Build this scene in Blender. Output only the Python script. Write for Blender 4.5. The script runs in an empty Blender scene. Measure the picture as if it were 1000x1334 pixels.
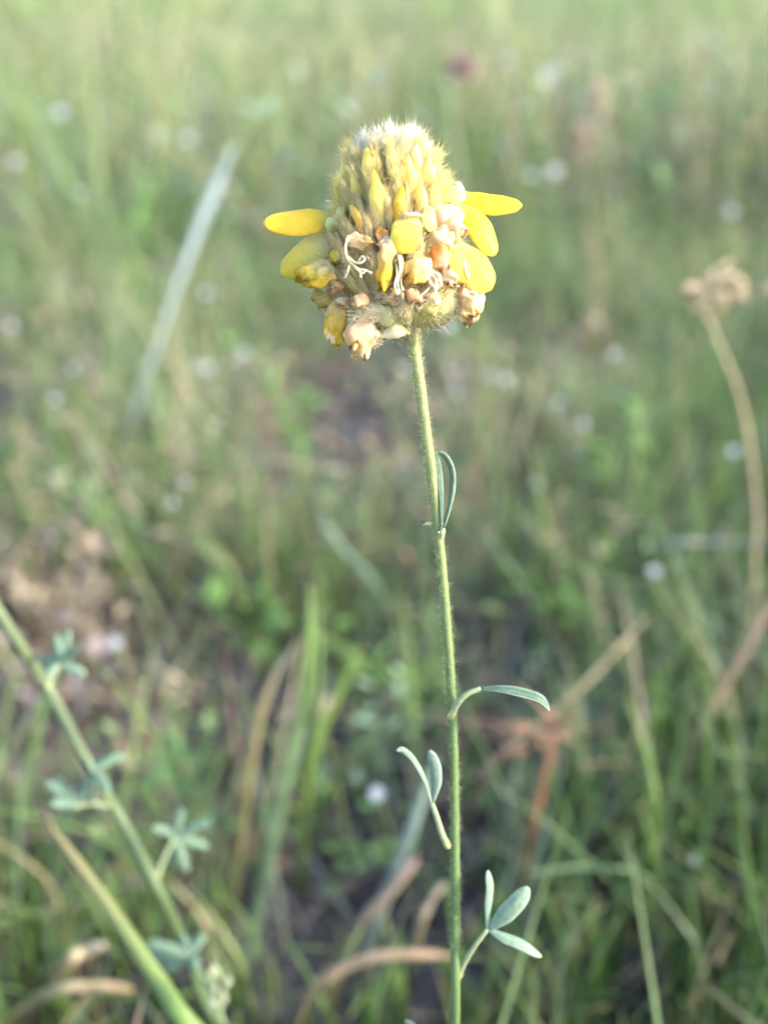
import bpy, math, random
import numpy as np
from mathutils import Vector, Matrix, noise

R = math.radians
scene = bpy.context.scene
COL = scene.collection
random.seed(7)
rng = np.random.default_rng(7)

# ------------------------------------------------------------------ camera
CAM_Z, PITCH, FPX = 0.27, R(26.4), 1374.0       # FPX: focal length in pixels of a 1000 x 1334 picture
cam_d = bpy.data.cameras.new('camera')
cam = bpy.data.objects.new('camera', cam_d)
COL.objects.link(cam)
cam.location = (0, 0, CAM_Z)
cam.rotation_euler = (math.pi / 2 - PITCH, 0, 0)
cam_d.sensor_fit = 'VERTICAL'
cam_d.sensor_height = 36.0
cam_d.lens = 36.0 * FPX / 1334.0
cam_d.clip_start, cam_d.clip_end = 0.005, 2000
cam_d.dof.use_dof = True
cam_d.dof.focus_distance = 0.1265
cam_d.dof.aperture_fstop = cam_d.lens / 3.3      # a 3 mm pupil
scene.camera = cam

# ------------------------------------------------------------------ sky, sun, exposure
SUN_DIR = Vector((0.87, -0.20, 0.42)).normalized()   # towards the sun
world = bpy.data.worlds.new('World')
scene.world = world
world.use_nodes = True
nt = world.node_tree
nt.nodes.clear()
sky = nt.nodes.new('ShaderNodeTexSky')
sky.sky_type = 'NISHITA'
sky.sun_disc = False
sky.dust_density = 1.8
sky.ozone_density = 0.8
sky.sun_elevation = math.asin(SUN_DIR.z)
sky.sun_rotation = math.atan2(SUN_DIR.x, SUN_DIR.y)
bg = nt.nodes.new('ShaderNodeBackground')
bg.inputs['Strength'].default_value = 0.15
wo = nt.nodes.new('ShaderNodeOutputWorld')
nt.links.new(sky.outputs[0], bg.inputs[0])
nt.links.new(bg.outputs[0], wo.inputs[0])
sun_d = bpy.data.lights.new('sun', 'SUN')
sun_d.energy = 2.0
sun_d.angle = R(3.0)
sun_d.color = (1.0, 0.93, 0.83)
sun = bpy.data.objects.new('sun', sun_d)
COL.objects.link(sun)
sun.rotation_euler = SUN_DIR.to_track_quat('Z', 'Y').to_euler()
sun.location = SUN_DIR * 5

scene.view_settings.view_transform = 'Standard'
scene.view_settings.look = 'None'
scene.view_settings.gamma = 1.0
scene.view_settings.use_curve_mapping = False
scene.view_settings.exposure = 2.28
scene.cycles.use_denoising = True
scene.cycles.max_bounces = 4
scene.cycles.transmission_bounces = 3
scene.cycles.diffuse_bounces = 2
scene.cycles.use_adaptive_sampling = False

# ------------------------------------------------------------------ points of the place
FW = Vector((0, math.cos(PITCH), -math.sin(PITCH)))
UP = Vector((0, math.sin(PITCH), math.cos(PITCH)))
RT = Vector((1, 0, 0))
CAM = Vector((0, 0, CAM_Z))


def P(px, py, d):
    return CAM + (FW + RT * ((px - 500) / FPX) + UP * ((667 - py) / FPX)) * d


def gh(x, y):
    return 0.005 * (np.sin(9.1 * x + 1.3) * np.cos(7.7 * y) + 0.6 * np.sin(23 * x + 17 * y) + 0.4 * np.sin(41 * y - 29 * x)) - 0.002


def G(px, py):
    v = FW + RT * ((px - 500) / FPX) + UP * ((667 - py) / FPX)
    k = -CAM_Z / v.z
    p = CAM + v * k
    p.z = float(gh(p.x, p.y))
    return p


# ------------------------------------------------------------------ materials
def vc_mat(name, rough=0.6, trans=0.0, var=0.12, scale=900.0, bump=0.0, spec=0.3, sheen=0.0):
    """Plant tissue: pigment from the colour attribute with a fine mottling, some light passing through."""
    m = bpy.data.materials.new(name)
    m.use_nodes = True
    n, l = m.node_tree.nodes, m.node_tree.links
    n.clear()
    out = n.new('ShaderNodeOutputMaterial')
    at = n.new('ShaderNodeAttribute')
    at.attribute_name = 'Col'
    tc = n.new('ShaderNodeTexCoord')
    nz = n.new('ShaderNodeTexNoise')
    nz.inputs['Scale'].default_value = scale
    nz.inputs['Detail'].default_value = 3
    l.new(tc.outputs['Object'], nz.inputs['Vector'])
    mr = n.new('ShaderNodeMapRange')
    mr.inputs['From Min'].default_value = 0.3
    mr.inputs['From Max'].default_value = 0.7
    mr.inputs['To Min'].default_value = 1 - var
    mr.inputs['To Max'].default_value = 1 + var
    l.new(nz.outputs['Fac'], mr.inputs['Value'])
    mx = n.new('ShaderNodeVectorMath')
    mx.operation = 'SCALE'
    l.new(at.outputs['Color'], mx.inputs[0])
    l.new(mr.outputs[0], mx.inputs['Scale'])
    pb = n.new('ShaderNodeBsdfPrincipled')
    pb.inputs['Roughness'].default_value = rough
    pb.inputs['Specular IOR Level'].default_value = spec
    if sheen:
        pb.inputs['Sheen Weight'].default_value = sheen
    l.new(mx.outputs[0], pb.inputs['Base Color'])
    if bump:
        bp = n.new('ShaderNodeBump')
        bp.inputs['Strength'].default_value = bump
        bp.inputs['Distance'].default_value = 0.0003
        l.new(nz.outputs['Fac'], bp.inputs['Height'])
        l.new(bp.outputs[0], pb.inputs['Normal'])
    if trans > 0:
        tr = n.new('ShaderNodeBsdfTranslucent')
        l.new(mx.outputs[0], tr.inputs['Color'])
        ms = n.new('ShaderNodeMixShader')
        ms.inputs[0].default_value = trans
        l.new(pb.outputs[0], ms.inputs[1])
        l.new(tr.outputs[0], ms.inputs[2])
        l.new(ms.outputs[0], out.inputs['Surface'])
    else:
        l.new(pb.outputs[0], out.inputs['Surface'])
    return m


M_PETAL = vc_mat('petal_tissue', 0.5, 0.35, 0.07, 700, 0.25)
M_WITHER = vc_mat('withered_tissue', 0.65, 0.45, 0.2, 900, 0.5)
M_CALYX = vc_mat('calyx_tissue', 0.8, 0.45, 0.15, 900, 0.3, 0.15)
M_HAIR = vc_mat('silky_hair', 0.5, 0.45, 0.05, 300, 0, 0.4)
M_STEM = vc_mat('stem_tissue', 0.6, 0.0, 0.12, 1200, 0.3, 0.3)
M_LEAF = vc_mat('leaflet_tissue', 0.7, 0.2, 0.12, 1500, 0.4, 0.2, 0.0)
M_GRASS = vc_mat('grass_tissue', 0.45, 0.35, 0.15, 120, 0, 0.5)
M_DRY = vc_mat('dry_tissue', 0.7, 0.25, 0.25, 200, 0, 0.3)


def soil_mat():
    m = bpy.data.materials.new('soil_and_thatch')
    m.use_nodes = True
    n, l = m.node_tree.nodes, m.node_tree.links
    pb = n['Principled BSDF']
    pb.inputs['Roughness'].default_value = 0.95
    tc = n.new('ShaderNodeTexCoord')
    n1 = n.new('ShaderNodeTexNoise')
    n1.inputs['Scale'].default_value = 45
    n1.inputs['Detail'].default_value = 8
    l.new(tc.outputs['Object'], n1.inputs['Vector'])
    cr = n.new('ShaderNodeValToRGB')
    cr.color_ramp.elements[0].position = 0.3
    cr.color_ramp.elements[0].color = (0.026, 0.023, 0.025, 1)
    cr.color_ramp.elements[1].position = 0.7
    cr.color_ramp.elements[1].color = (0.15, 0.115, 0.10, 1)
    e = cr.color_ramp.elements.new(0.52)
    e.color = (0.066, 0.056, 0.057, 1)
    l.new(n1.outputs['Fac'], cr.inputs[0])
    # beyond the built grass the meadow goes on as a green-tan sward
    sx = n.new('ShaderNodeSeparateXYZ')
    l.new(tc.outputs['Object'], sx.inputs[0])
    mr = n.new('ShaderNodeMapRange')
    mr.inputs['From Min'].default_value = 2.0
    mr.inputs['From Max'].default_value = 9.0
    l.new(sx.outputs['Y'], mr.inputs['Value'])
    n2 = n.new('ShaderNodeTexNoise')
    n2.inputs['Scale'].default_value = 1.3
    n2.inputs['Detail'].default_value = 6
    l.new(tc.outputs['Object'], n2.inputs['Vector'])
    c2 = n.new('ShaderNodeValToRGB')
    c2.color_ramp.elements[0].position = 0.35
    c2.color_ramp.elements[0].color = (0.07, 0.11, 0.035, 1)
    c2.color_ramp.elements[1].position = 0.68
    c2.color_ramp.elements[1].color = (0.22, 0.21, 0.09, 1)
    l.new(n2.outputs['Fac'], c2.inputs[0])
    mix = n.new('ShaderNodeMix')
    mix.data_type = 'RGBA'
    l.new(mr.outputs[0], mix.inputs['Factor'])
    l.new(cr.outputs[0], mix.inputs['A'])
    l.new(c2.outputs[0], mix.inputs['B'])
    l.new(mix.outputs['Result'], pb.inputs['Base Color'])
    bp = n.new('ShaderNodeBump')
    bp.inputs['Strength'].default_value = 0.8
    bp.inputs['Distance'].default_value = 0.01
    l.new(n1.outputs['Fac'], bp.inputs['Height'])
    l.new(bp.outputs[0], pb.inputs['Normal'])
    return m


# ------------------------------------------------------------------ builders
def make_mesh(name, verts, faces, colors=None, mat=None, smooth=True):
    me = bpy.data.meshes.new(name)
    verts = np.asarray(verts, dtype=np.float32).reshape(-1, 3)
    if isinstance(faces, np.ndarray):
        nf, k = faces.shape
        me.vertices.add(len(verts))
        me.vertices.foreach_set('co', verts.ravel())
        me.loops.add(nf * k)
        me.loops.foreach_set('vertex_index', faces.astype(np.int32).ravel())
        me.polygons.add(nf)
        me.polygons.foreach_set('loop_start', np.arange(0, nf * k, k, dtype=np.int32))
        me.update(calc_edges=True)
    else:
        me.from_pydata([tuple(v) for v in verts.tolist()], [], faces)
    if colors is not None:
        at = me.color_attributes.new('Col', 'FLOAT_COLOR', 'POINT')
        c = np.ones((len(verts), 4), dtype=np.float32)
        c[:, :3] = np.asarray(colors, dtype=np.float32).reshape(-1, 3)
        at.data.foreach_set('color', c.ravel())
    if smooth:
        me.polygons.foreach_set('use_smooth', np.ones(len(me.polygons), dtype=bool))
    me.update()
    if mat:
        me.materials.append(mat)
    return me


def link(name, me, parent=None):
    o = bpy.data.objects.new(name, me)
    COL.objects.link(o)
    if parent is not None:
        o.parent = parent
    return o


def tag(o, label=None, cat=None, group=None, kind=None):
    if label:
        o['label'] = label
    if cat:
        o['category'] = cat
    if group:
        o['group'] = group
    if kind:
        o['kind'] = kind
    return o


def thing(name, label, cat, loc, group=None):
    o = bpy.data.objects.new(name, None)
    o.empty_display_size = 0.01
    o.location = loc
    COL.objects.link(o)
    return tag(o, label, cat, group)


def bez(pts, n):
    """Catmull-Rom through the points."""
    pts = [Vector(p) for p in pts]
    if len(pts) == 2:
        return [pts[0].lerp(pts[1], i / (n - 1)) for i in range(n)]
    q = [pts[0] * 2 - pts[1]] + pts + [pts[-1] * 2 - pts[-2]]
    out = []
    m = len(pts) - 1
    for i in range(n):
        t = i / (n - 1) * m
        k = min(int(t), m - 1)
        f = t - k
        a, b, c, d = q[k:k + 4]
        out.append(0.5 * ((2 * b) + (c - a) * f + (2 * a - 5 * b + 4 * c - d) * f * f + (3 * b - a - 3 * c + d) * f ** 3))
    return out


def loft(path, width, thick, facing, seg=8, cup=0.0, col=None, twist=0.0, crumple=0.0, cfreq=600.0, seed=0, ridge=0.0, jag=0.0, hollow=False):
    """Closed body along a path; width(u), thick(u) full sizes in metres; facing = the direction its broad side looks to."""
    n = len(path)
    V, F, C = [], [], []
    fac = Vector(facing).normalized()
    for i, p in enumerate(path):
        u = i / (n - 1)
        t = (path[min(i + 1, n - 1)] - path[max(i - 1, 0)]).normalized()
        s = t.cross(fac)
        if s.length < 1e-5:
            s = t.cross(RT)
        s.normalize()
        nn = s.cross(t).normalized()
        if twist:
            q = Matrix.Rotation(twist * u, 3, t)
            s, nn = q @ s, q @ nn
        w, h = width(u) / 2, thick(u) / 2
        for k in range(seg):
            a = 2 * math.pi * k / seg
            ca, sa = math.cos(a), math.sin(a)
            rg = 1.0 + ridge * math.sin(5 * a + seed) * min(1, u * 3)
            v = p + s * (ca * w * rg) + nn * (sa * h * rg - cup * w * ca * ca)
            if jag:
                v = v + t * (jag * u ** 3 * noise.noise(Vector((k * 1.7, seed * 3.3, 0))) * 2)
            if crumple:
                v = v + noise.noise_vector(v * cfreq + Vector((seed * 7.3, seed * 3.1, 0))) * crumple * min(1, u * 4)
            V.append(v)
            C.append(col(u, ca, sa) if col else (1, 1, 1))
    for i in range(n - 1):
        for k in range(seg):
            a, b = i * seg + k, i * seg + (k + 1) % seg
            F.append((a, b, b + seg, a + seg))
    F.append(tuple(range(seg - 1, -1, -1)))
    if hollow:                                      # a papery tube, open at its ragged end
        V.append(path[int((n - 1) * .6)])
        C.append(tuple(x * .8 for x in C[-1]))
        for k in range(seg):
            F.append(((n - 1) * seg + k, (n - 1) * seg + (k + 1) % seg, n * seg))
    else:
        F.append(tuple(range((n - 1) * seg, n * seg)))
    return V, F, C


def merge(parts):
    V, F, C = [], [], []
    for v, f, c in parts:
        o = len(V)
        V += list(v)
        C += list(c)
        F += [tuple(i + o for i in q) for q in f]
    return V, F, C


def part(name, vfc, mat, parent, origin, label=None, smooth=True):
    v, f, c = vfc
    me = make_mesh(name, [p - origin for p in v], f, c, mat, smooth)
    o = link(name, me, parent)
    if label:
        o['label'] = label
    return o


def lerp3(a, b, t):
    t = max(0.0, min(1.0, t))
    return tuple(a[i] + (b[i] - a[i]) * t for i in range(3))


def hairs(base, dirs, length, rad, bend, cols):
    """Tapering three-sided hairs, all in one go."""
    base, dirs, bend = (np.asarray(a, dtype=np.float64) for a in (base, dirs, bend))
    n = len(base)
    length = np.asarray(length).reshape(n, 1)
    rad = np.asarray(rad).reshape(-1, 1) * np.ones((n, 1))
    dirs = dirs / np.linalg.norm(dirs, axis=1, keepdims=True)
    ref = np.where(np.abs(dirs[:, 2:3]) > 0.9, np.array([[1.0, 0, 0]]), np.array([[0, 0, 1.0]]))
    s = np.cross(dirs, ref)
    s /= np.linalg.norm(s, axis=1, keepdims=True)
    t = np.cross(dirs, s)
    V = np.zeros((n, 7, 3))
    for j, (u, rr) in enumerate(((0.0, 1.0), (0.5, 0.75))):
        c = base + dirs * length * u + bend * length * u * u
        for k in range(3):
            a = 2 * math.pi * k / 3
            V[:, j * 3 + k] = c + (s * math.cos(a) + t * math.sin(a)) * rad * rr
    V[:, 6] = base + dirs * length + bend * length
    f = []
    for k in range(3):
        k2 = (k + 1) % 3
        f += [(k, k2, 3 + k2), (k, 3 + k2, 3 + k), (3 + k, 3 + k2, 6)]
    F = (np.array(f)[None] + (np.arange(n) * 7)[:, None, None]).reshape(-1, 3)
    C = np.repeat(np.asarray(cols), 7, axis=0)
    return V.reshape(-1, 3), F, C


# ================================================================== the ground
def axis_steps(lo, hi, fine, grow):
    out = [0.0]
    st = fine
    while out[-1] < hi:
        out.append(out[-1] + st)
        if out[-1] > 1.2:
            st *= grow
    pos = out
    out, st = [0.0], fine
    while out[-1] > lo:
        out.append(out[-1] - st)
        if out[-1] < -1.2:
            st *= grow
    return np.array(sorted(set(out[1:] + pos)))


xs, ys = axis_steps(-400, 400, 0.03, 1.25), axis_steps(-400, 900, 0.03, 1.25)
XX, YY = np.meshgrid(xs, ys)
ZZ = gh(XX, YY) - 0.0 * XX
gv = np.stack([XX, YY, ZZ], -1).reshape(-1, 3)
nx, ny = len(xs), len(ys)
ii = (np.arange(ny - 1)[:, None] * nx + np.arange(nx - 1)[None]).ravel()
gf = np.stack([ii, ii + 1, ii + 1 + nx, ii + nx], -1)
ground = link('ground', make_mesh('ground', gv, gf, None, soil_mat()))
tag(ground, kind='structure')

# ================================================================== the yellow prairie clover in focus
HD = 0.130                                         # distance of the head's axis
MM = 0.001
PX = HD / FPX                                      # metres per picture pixel at the head


def H(px, py, t=0.0):
    """A point of the flower head: t millimetres in front of its axis."""
    return P(px, py, HD - t * MM)


stem_px = [(535, 430, .1302), (538, 447, .1304), (545, 490, .1312), (554, 560, .1325), (566, 650, .134), (577, 760, .1358),
           (585, 860, .1375), (590, 960, .139), (592, 1080, .141), (593, 1200, .143), (592, 1334, .1455)]
stem_pts = [P(*q) for q in stem_px]
low = stem_pts[-1]
root = Vector((low.x + 0.004, low.y + 0.045, 0.0))
root.z = float(gh(root.x, root.y))
stem_pts += [low.lerp(root, 0.35) + Vector((0, -.004, 0)), low.lerp(root, 0.7) + Vector((0.001, -.004, 0)), root - Vector((0, 0, .004))]
clover = thing('prairie_clover', 'fuzzy yellow flower head in full bloom on a tall slender green stem', 'flower', root)

path = bez(stem_pts, 90)
S_TOP, S_LOW = (0.29, 0.31, 0.12), (0.10, 0.155, 0.055)


def stem_col(u, ca, sa):
    c = lerp3((0.52, 0.45, 0.20), S_TOP, u * 14)
    return lerp3(c, S_LOW, (u - 0.05) * 2.2)  # darker tone down the stem is shade painted into its colour


stem = part('stem', loft(path, lambda u: (1.52 - .75 * min(u, .4) + (.25 if u < .02 else 0) + .9 * max(0, u - .6)) * MM, lambda u: (1.42 - .6 * min(u, .4) + .9 * max(0, u - .6)) * MM,
                         (0, -1, 0), 10, 0, stem_col, 0, 0.00006, 900), M_STEM, clover, root)
# short pale hairs along the stem
hb, hdirs, hl, hc = [], [], [], []
for i in range(2600):
    u = random.random() ** 1.6 * 0.72
    k = u * (len(path) - 1)
    a = path[int(k)].lerp(path[int(k) + 1], k - int(k))
    tg = (path[int(k) + 1] - path[int(k)]).normalized()
    an = random.uniform(0, 2 * math.pi)
    s = tg.cross(FW).normalized()
    o = s * math.cos(an) + s.cross(tg) * math.sin(an)
    hb.append(a + o * 0.70 * MM)
    hdirs.append(o + tg * random.uniform(-.9, .3) + Vector((random.gauss(0, .3), random.gauss(0, .3), 0)))
    hl.append(random.uniform(.25, .75) * MM * (1.25 if u < .1 else 1))
    hc.append((0.62, 0.62, 0.42))
v, f, c = hairs(np.array(hb) - np.array(root), hdirs, hl, 0.018 * MM, rng.normal(0, .2, (len(hb), 3)), hc)
o = link('stem_hair', make_mesh('stem_hair', v, f, c, M_HAIR), stem)
tag(o, kind='stuff')

# ---- the head's core: a blunt cone
prof = [(436, 8, 533), (428, 16, 531), (420, 34, 527), (408, 54, 523), (390, 62, 519), (365, 64, 517), (335, 62, 516), (300, 55, 515),
        (268, 50, 514), (245, 46, 513), (226, 40, 512), (213, 30, 510), (206, 14, 509)]


def core_at(py):
    for (y0, r0, c0), (y1, r1, c1) in zip(prof, prof[1:]):
        if y0 >= py >= y1:
            t = (y0 - py) / (y0 - y1)
            return r0 + (r1 - r0) * t, c0 + (c1 - c0) * t
    return (8, 533) if py > 400 else (6, 508)


AXIS = (H(506, 206) - H(533, 436)).normalized()
SIDE = RT - AXIS * RT.dot(AXIS)
SIDE.normalize()
FRONT = AXIS.cross(SIDE)
if FRONT.dot(FW) > 0:
    FRONT = -FRONT


def core_pt(py, ang, extra=0.0):
    r, c = core_at(py)
    ctr = H(c, py)
    o = SIDE * math.sin(ang) + FRONT * math.cos(ang)
    return ctr + o * ((r + extra) * PX), o


V, F, C = [], [], []
NS = 28
for (py, r, c) in prof:
    for k in range(NS):
        p, o = core_pt(py, 2 * math.pi * k / NS)
        p = p + noise.noise_vector(p * 500) * 0.0005
        V.append(p)
        t = (436 - py) / 260
        base = lerp3((0.56, 0.48, 0.26), (0.82, 0.70, 0.30), t * 1.6)
        C.append(base)
for i in range(len(prof) - 1):
    for k in range(NS):
        a, b = i * NS + k, i * NS + (k + 1) % NS
        F.append((a, b, b + NS, a + NS))
F.append(tuple(range(NS - 1, -1, -1)))
F.append(tuple(range((len(prof) - 1) * NS, len(prof) * NS)))
head = part('flower_head', (V, F, C), M_CALYX, clover, root, 'dense fuzzy yellow and cream flower head')

# ---- calyces: a slender ribbed tube drawn out into a feathery point, four colourings, copied round the head
CL = 6.0 * MM


def calyx_w(u):
    return (1.75 * MM * (0.5 + 0.9 * u) * (1 - u ** 1.5) ** .8 + 0.10 * MM) if u < 1 else 0.08 * MM


def calyx_mesh(kind):
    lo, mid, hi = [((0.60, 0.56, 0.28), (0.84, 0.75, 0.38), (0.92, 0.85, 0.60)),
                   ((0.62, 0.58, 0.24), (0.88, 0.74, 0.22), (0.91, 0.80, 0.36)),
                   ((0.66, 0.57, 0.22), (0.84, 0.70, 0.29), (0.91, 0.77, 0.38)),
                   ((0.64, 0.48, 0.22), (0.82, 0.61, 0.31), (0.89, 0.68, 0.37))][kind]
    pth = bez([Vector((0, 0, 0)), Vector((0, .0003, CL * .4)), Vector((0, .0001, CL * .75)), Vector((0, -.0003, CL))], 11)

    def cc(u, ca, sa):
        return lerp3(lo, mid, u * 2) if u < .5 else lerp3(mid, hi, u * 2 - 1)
    V, F, C = loft(pth, calyx_w, lambda u: calyx_w(u) * .8, (0, 1, 0), 12, 0, cc)
    for i, p in enumerate(V):                       # ribs
        if i % 2:
            V[i] = p - Vector((p.x, p.y, 0)) * .3
    return make_mesh('calyx', V, F, C, M_CALYX)


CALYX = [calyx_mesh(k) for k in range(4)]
hb, hdirs, hl, hc, hbend = [], [], [], [], []
GA = math.pi * (3 - math.sqrt(5))
NC = 250
for i in range(NC):
    s = (i + 0.5) / NC
    py = 412 - (412 - 213) * s ** 0.95 + random.uniform(-4, 4)
    ang = i * GA + random.uniform(-.15, .15)
    p, o = core_pt(py, ang, -6)
    t = (436 - py) / 232                            # 0 at the stem, 1 at the top
    splay = (0.80 - 0.72 * t) * random.uniform(.75, 1.25)
    if t < 0.30:
        splay += 0.35
    d = (AXIS + o * splay + Vector((random.gauss(0, .08), random.gauss(0, .08), random.gauss(0, .06)))).normalized()
    lenf = random.uniform(.85, 1.1) * (0.60 if t > .82 else .85 if t > .65 else 1.0) * (0.85 if t < .3 else 1)
    k = 3 if (t < .45 and random.random() < .4) else 2 if t < .5 else (1 if random.random() < .65 else 0)
    if t > .75:
        k = 0 if random.random() < .7 else 1
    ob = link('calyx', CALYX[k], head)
    y = o - d * o.dot(d)
    y.normalize()
    x = y.cross(d)
    m = Matrix((x, y, d)).transposed().to_4x4()
    m.translation = p - root
    ob.matrix_basis = m @ Matrix.Diagonal((random.uniform(.8, 1.1), random.uniform(.8, 1.1), lenf, 1))
    # silky hairs all along its outer side
    nh = int(190 + 170 * t)
    for _ in range(nh):
        u = random.random() ** .8
        aa = random.gauss(math.pi / 2, 1.15)
        rr = calyx_w(u) / 2
        q = p + d * (CL * lenf * u) + (x * math.cos(aa) + y * math.sin(aa)) * rr * .85
        dd = d * random.uniform(.7, 1.4) + (x * math.cos(aa) + y * math.sin(aa)) * random.uniform(.15, .75) + Vector((random.gauss(0, .2), random.gauss(0, .2), random.gauss(0, .2)))
        hb.append(q)
        hdirs.append(dd)
        hl.append(random.uniform(.7, 2.0) * MM * (1.0 if t > .4 else .85))
        wcol = (0.93, 0.88, 0.76) if t > .82 else (0.93, 0.81, 0.38) if t > .45 else (0.93, 0.78, 0.44)
        g = random.uniform(.85, 1.04)
        hc.append(tuple(min(.93, a * g) for a in wcol))
        hbend.append((random.gauss(0, .22), random.gauss(0, .22), random.gauss(0, .22)))
v, f, c = hairs(np.array(hb) - np.array(root), hdirs, hl, 0.0145 * MM, hbend, hc)
o = link('silky_hair', make_mesh('silky_hair', v, f, c, M_HAIR), head)
tag(o, kind='stuff')

# ---- petals
YEL, YEL_D, YEL_P, GRN, ORG = (0.90, 0.62, 0.05), (0.66, 0.50, 0.05), (0.90, 0.73, 0.22), (0.62, 0.66, 0.22), (0.86, 0.42, 0.04)
CRM, PNK, WHT = (0.84, 0.64, 0.38), (0.84, 0.55, 0.33), (0.86, 0.74, 0.50)
CAMV = -FW


def petal(base, mid, tip, wpx, facing=None, c0=YEL_P, c1=YEL, c2=YEL, th=0.34, cup=0.12, name='petal', crumple=0.00015, tipk=2.6, claw=.32, seed=0, mat=None, split=0.0, mix_at=(.30, .85), n=20, cfreq=600.0, ridge=0.035, jag=0.0, hollow=False):
    W = wpx * PX

    def w(u):
        a = claw + (1 - claw) * min(1, max(0, (u - .02) / .34)) ** .8
        b = (1 - max(0, (u - .5) / .5) ** tipk) ** .5 if u < 1 else .12
        return W * a * max(.12, b)

    def cc(u, ca, sa):
        if u < mix_at[0]:
            c = lerp3(c0, c1, u / mix_at[0])
        else:
            c = lerp3(c1, c2, (u - mix_at[0]) / (mix_at[1] - mix_at[0]))
        if split and ca > 0:
            c = lerp3(c, c0, split * ca)
        return c
    return part(name, loft(bez([H(*base), H(*mid), H(*tip)], n), w, lambda u: w(u) * th, facing or CAMV, 20, cup, cc, 0, crumple, cfreq, seed, ridge, jag * W, hollow),
                mat or M_PETAL, head, root)


F_UR = (CAMV + UP * .25).normalized()
F_DN = (CAMV * .9 - UP * .3).normalized()
# fresh open petals at the sides
petal((436, 281, 1.5), (395, 288, 2.6), (343, 291, 3.0), 37, F_UR, GRN, YEL, YEL, .13, .2, split=.15)
petal((432, 300, 1), (402, 330, 2.0), (368, 359, 2.4), 44, (CAMV + RT * -.3).normalized(), (.62, .60, .34), (.72, .60, .14), YEL_D, .14, .2, mix_at=(.45, .9))  # shade on this petal put in as a duller yellow
petal((584, 252, 1.5), (630, 264, 2.2), (679, 268, 2.6), 30, F_UR, YEL_P, YEL, YEL, .13, .2)
petal((590, 266, 2.6), (622, 292, 3.4), (644, 333, 3.0), 37, (CAMV + RT * .4).normalized(), YEL_P, YEL, YEL, .13, .2)
petal((584, 312, 3.6), (612, 344, 5.0), (640, 377, 4.6), 50, (CAMV + RT * .3).normalized(), CRM, (0.88, .66, .12), YEL, .13, .22, crumple=.00012, split=.3)
petal((577, 318, 6.0), (590, 338, 6.6), (608, 368, 6.2), 33, (CAMV + RT * .1).normalized(), YEL_P, (0.88, .66, .12), (0.88, .64, .08), .14, .22)
# the one that faces the viewer, with a white hood over it
petal((537, 280, 7.4), (528, 304, 9.2), (523, 331, 9.0), 37, CAMV + UP * .3, (0.88, .80, .34), (0.88, .73, .12), (0.88, .72, .08), .12, .12, claw=.78, tipk=3.4)
petal((549, 288, 6.8), (540, 280, 8.0), (528, 278, 9.4), 17, UP, WHT, WHT, WHT, .25, .4, name='petal', crumple=.0003, claw=.7)
petal((556, 268, 7.2), (563, 280, 7.8), (556, 300, 8.0), 24, (CAMV + RT * .6), (.74, .76, .34), YEL_P, YEL_P, .2, .4, crumple=.0003)
petal((590, 262, 1.6), (594, 250, 2.6), (603, 244, 3.2), 22, CAMV, YEL_P, (0.86, .76, .4), WHT, .3, .4, crumple=.0003)
petal((574, 272, 3.0), (582, 258, 4.0), (606, 252, 3.6), 30, CAMV, YEL_P, YEL, YEL_P, .3, .35, crumple=.0003)
petal((440, 300, 2.2), (434, 292, 3.2), (436, 284, 3.6), 20, CAMV, GRN, GRN, (.72, .70, .34), .4, .3)
petal((452, 282, 3.0), (446, 276, 4.2), (437, 277, 4.4), 16, CAMV, GRN, GRN, (.74, .72, .3), .25, .4)
petal((437, 268, .5), (432, 262, 1.2), (422, 262, 1.2), 14, UP, WHT, WHT, WHT, .25, .4, crumple=.0004)
# young petals still upright between the calyces
for (b, t, wpx, d0, d1, cs) in (((449, 278), (439, 234), 19, 1.2, 2.2, (YEL_D, (.80, .62, .05), YEL)),
                                ((473, 304), (456, 266), 12, 6.4, 6.0, ((.74, .42, .1), (.82, .50, .08), (.84, .54, .1))),
                                ((493, 290), (488, 221), 19, 7.0, 7.4, (YEL_P, YEL_P, (.88, .66, .08))),
                                ((520, 290), (521, 242), 15, 7.6, 7.6, (YEL, (.88, .56, .03), YEL)),
                                ((539, 260), (532, 204), 14, 6.0, 6.4, (YEL_P, (.88, .66, .14), YEL_P)),
                                ((568, 262), (568, 222), 19, 3.0, 3.2, (YEL, (.88, .58, .03), YEL)),
                                ((483, 240), (478, 192), 20, 4.4, 4.6, (YEL_P, YEL_P, (.87, .68, .12))),
                                ((452, 246), (446, 202), 13, 1.6, 2.0, (YEL_P, (.80, .66, .2), YEL_P)),
                                ((560, 250), (556, 200), 16, 3.6, 4.0, (YEL_P, YEL_P, (.88, .74, .3))),
                                ((510, 230), (508, 190), 16, 5.0, 4.8, (YEL_P, YEL_P, (.88, .78, .4))),
                                ((537, 232), (543, 188), 17, 4.0, 4.2, (YEL_P, YEL_P, (.88, .78, .4))),
                                ((548, 282), (549, 240), 13, 6.4, 6.6, (YEL_P, (.87, .72, .2), YEL_P)),
                                ((465, 262), (458, 222), 14, 4.2, 4.4, (YEL_P, YEL_P, YEL_P)),
                                ((586, 275), (582, 246), 16, 1.2, 1.6, (YEL_P, YEL, YEL))):
    petal((b[0], b[1], d0), ((b[0] + t[0]) / 2 + 1, (b[1] + t[1]) / 2, (d0 + d1) / 2 + .7 + random.uniform(-.4, .4)), (t[0], t[1], d1 + .2), wpx, CAMV, *cs, th=.3, cup=.3, tipk=1.4, claw=.7, crumple=.00025, seed=int(b[0]))

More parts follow.
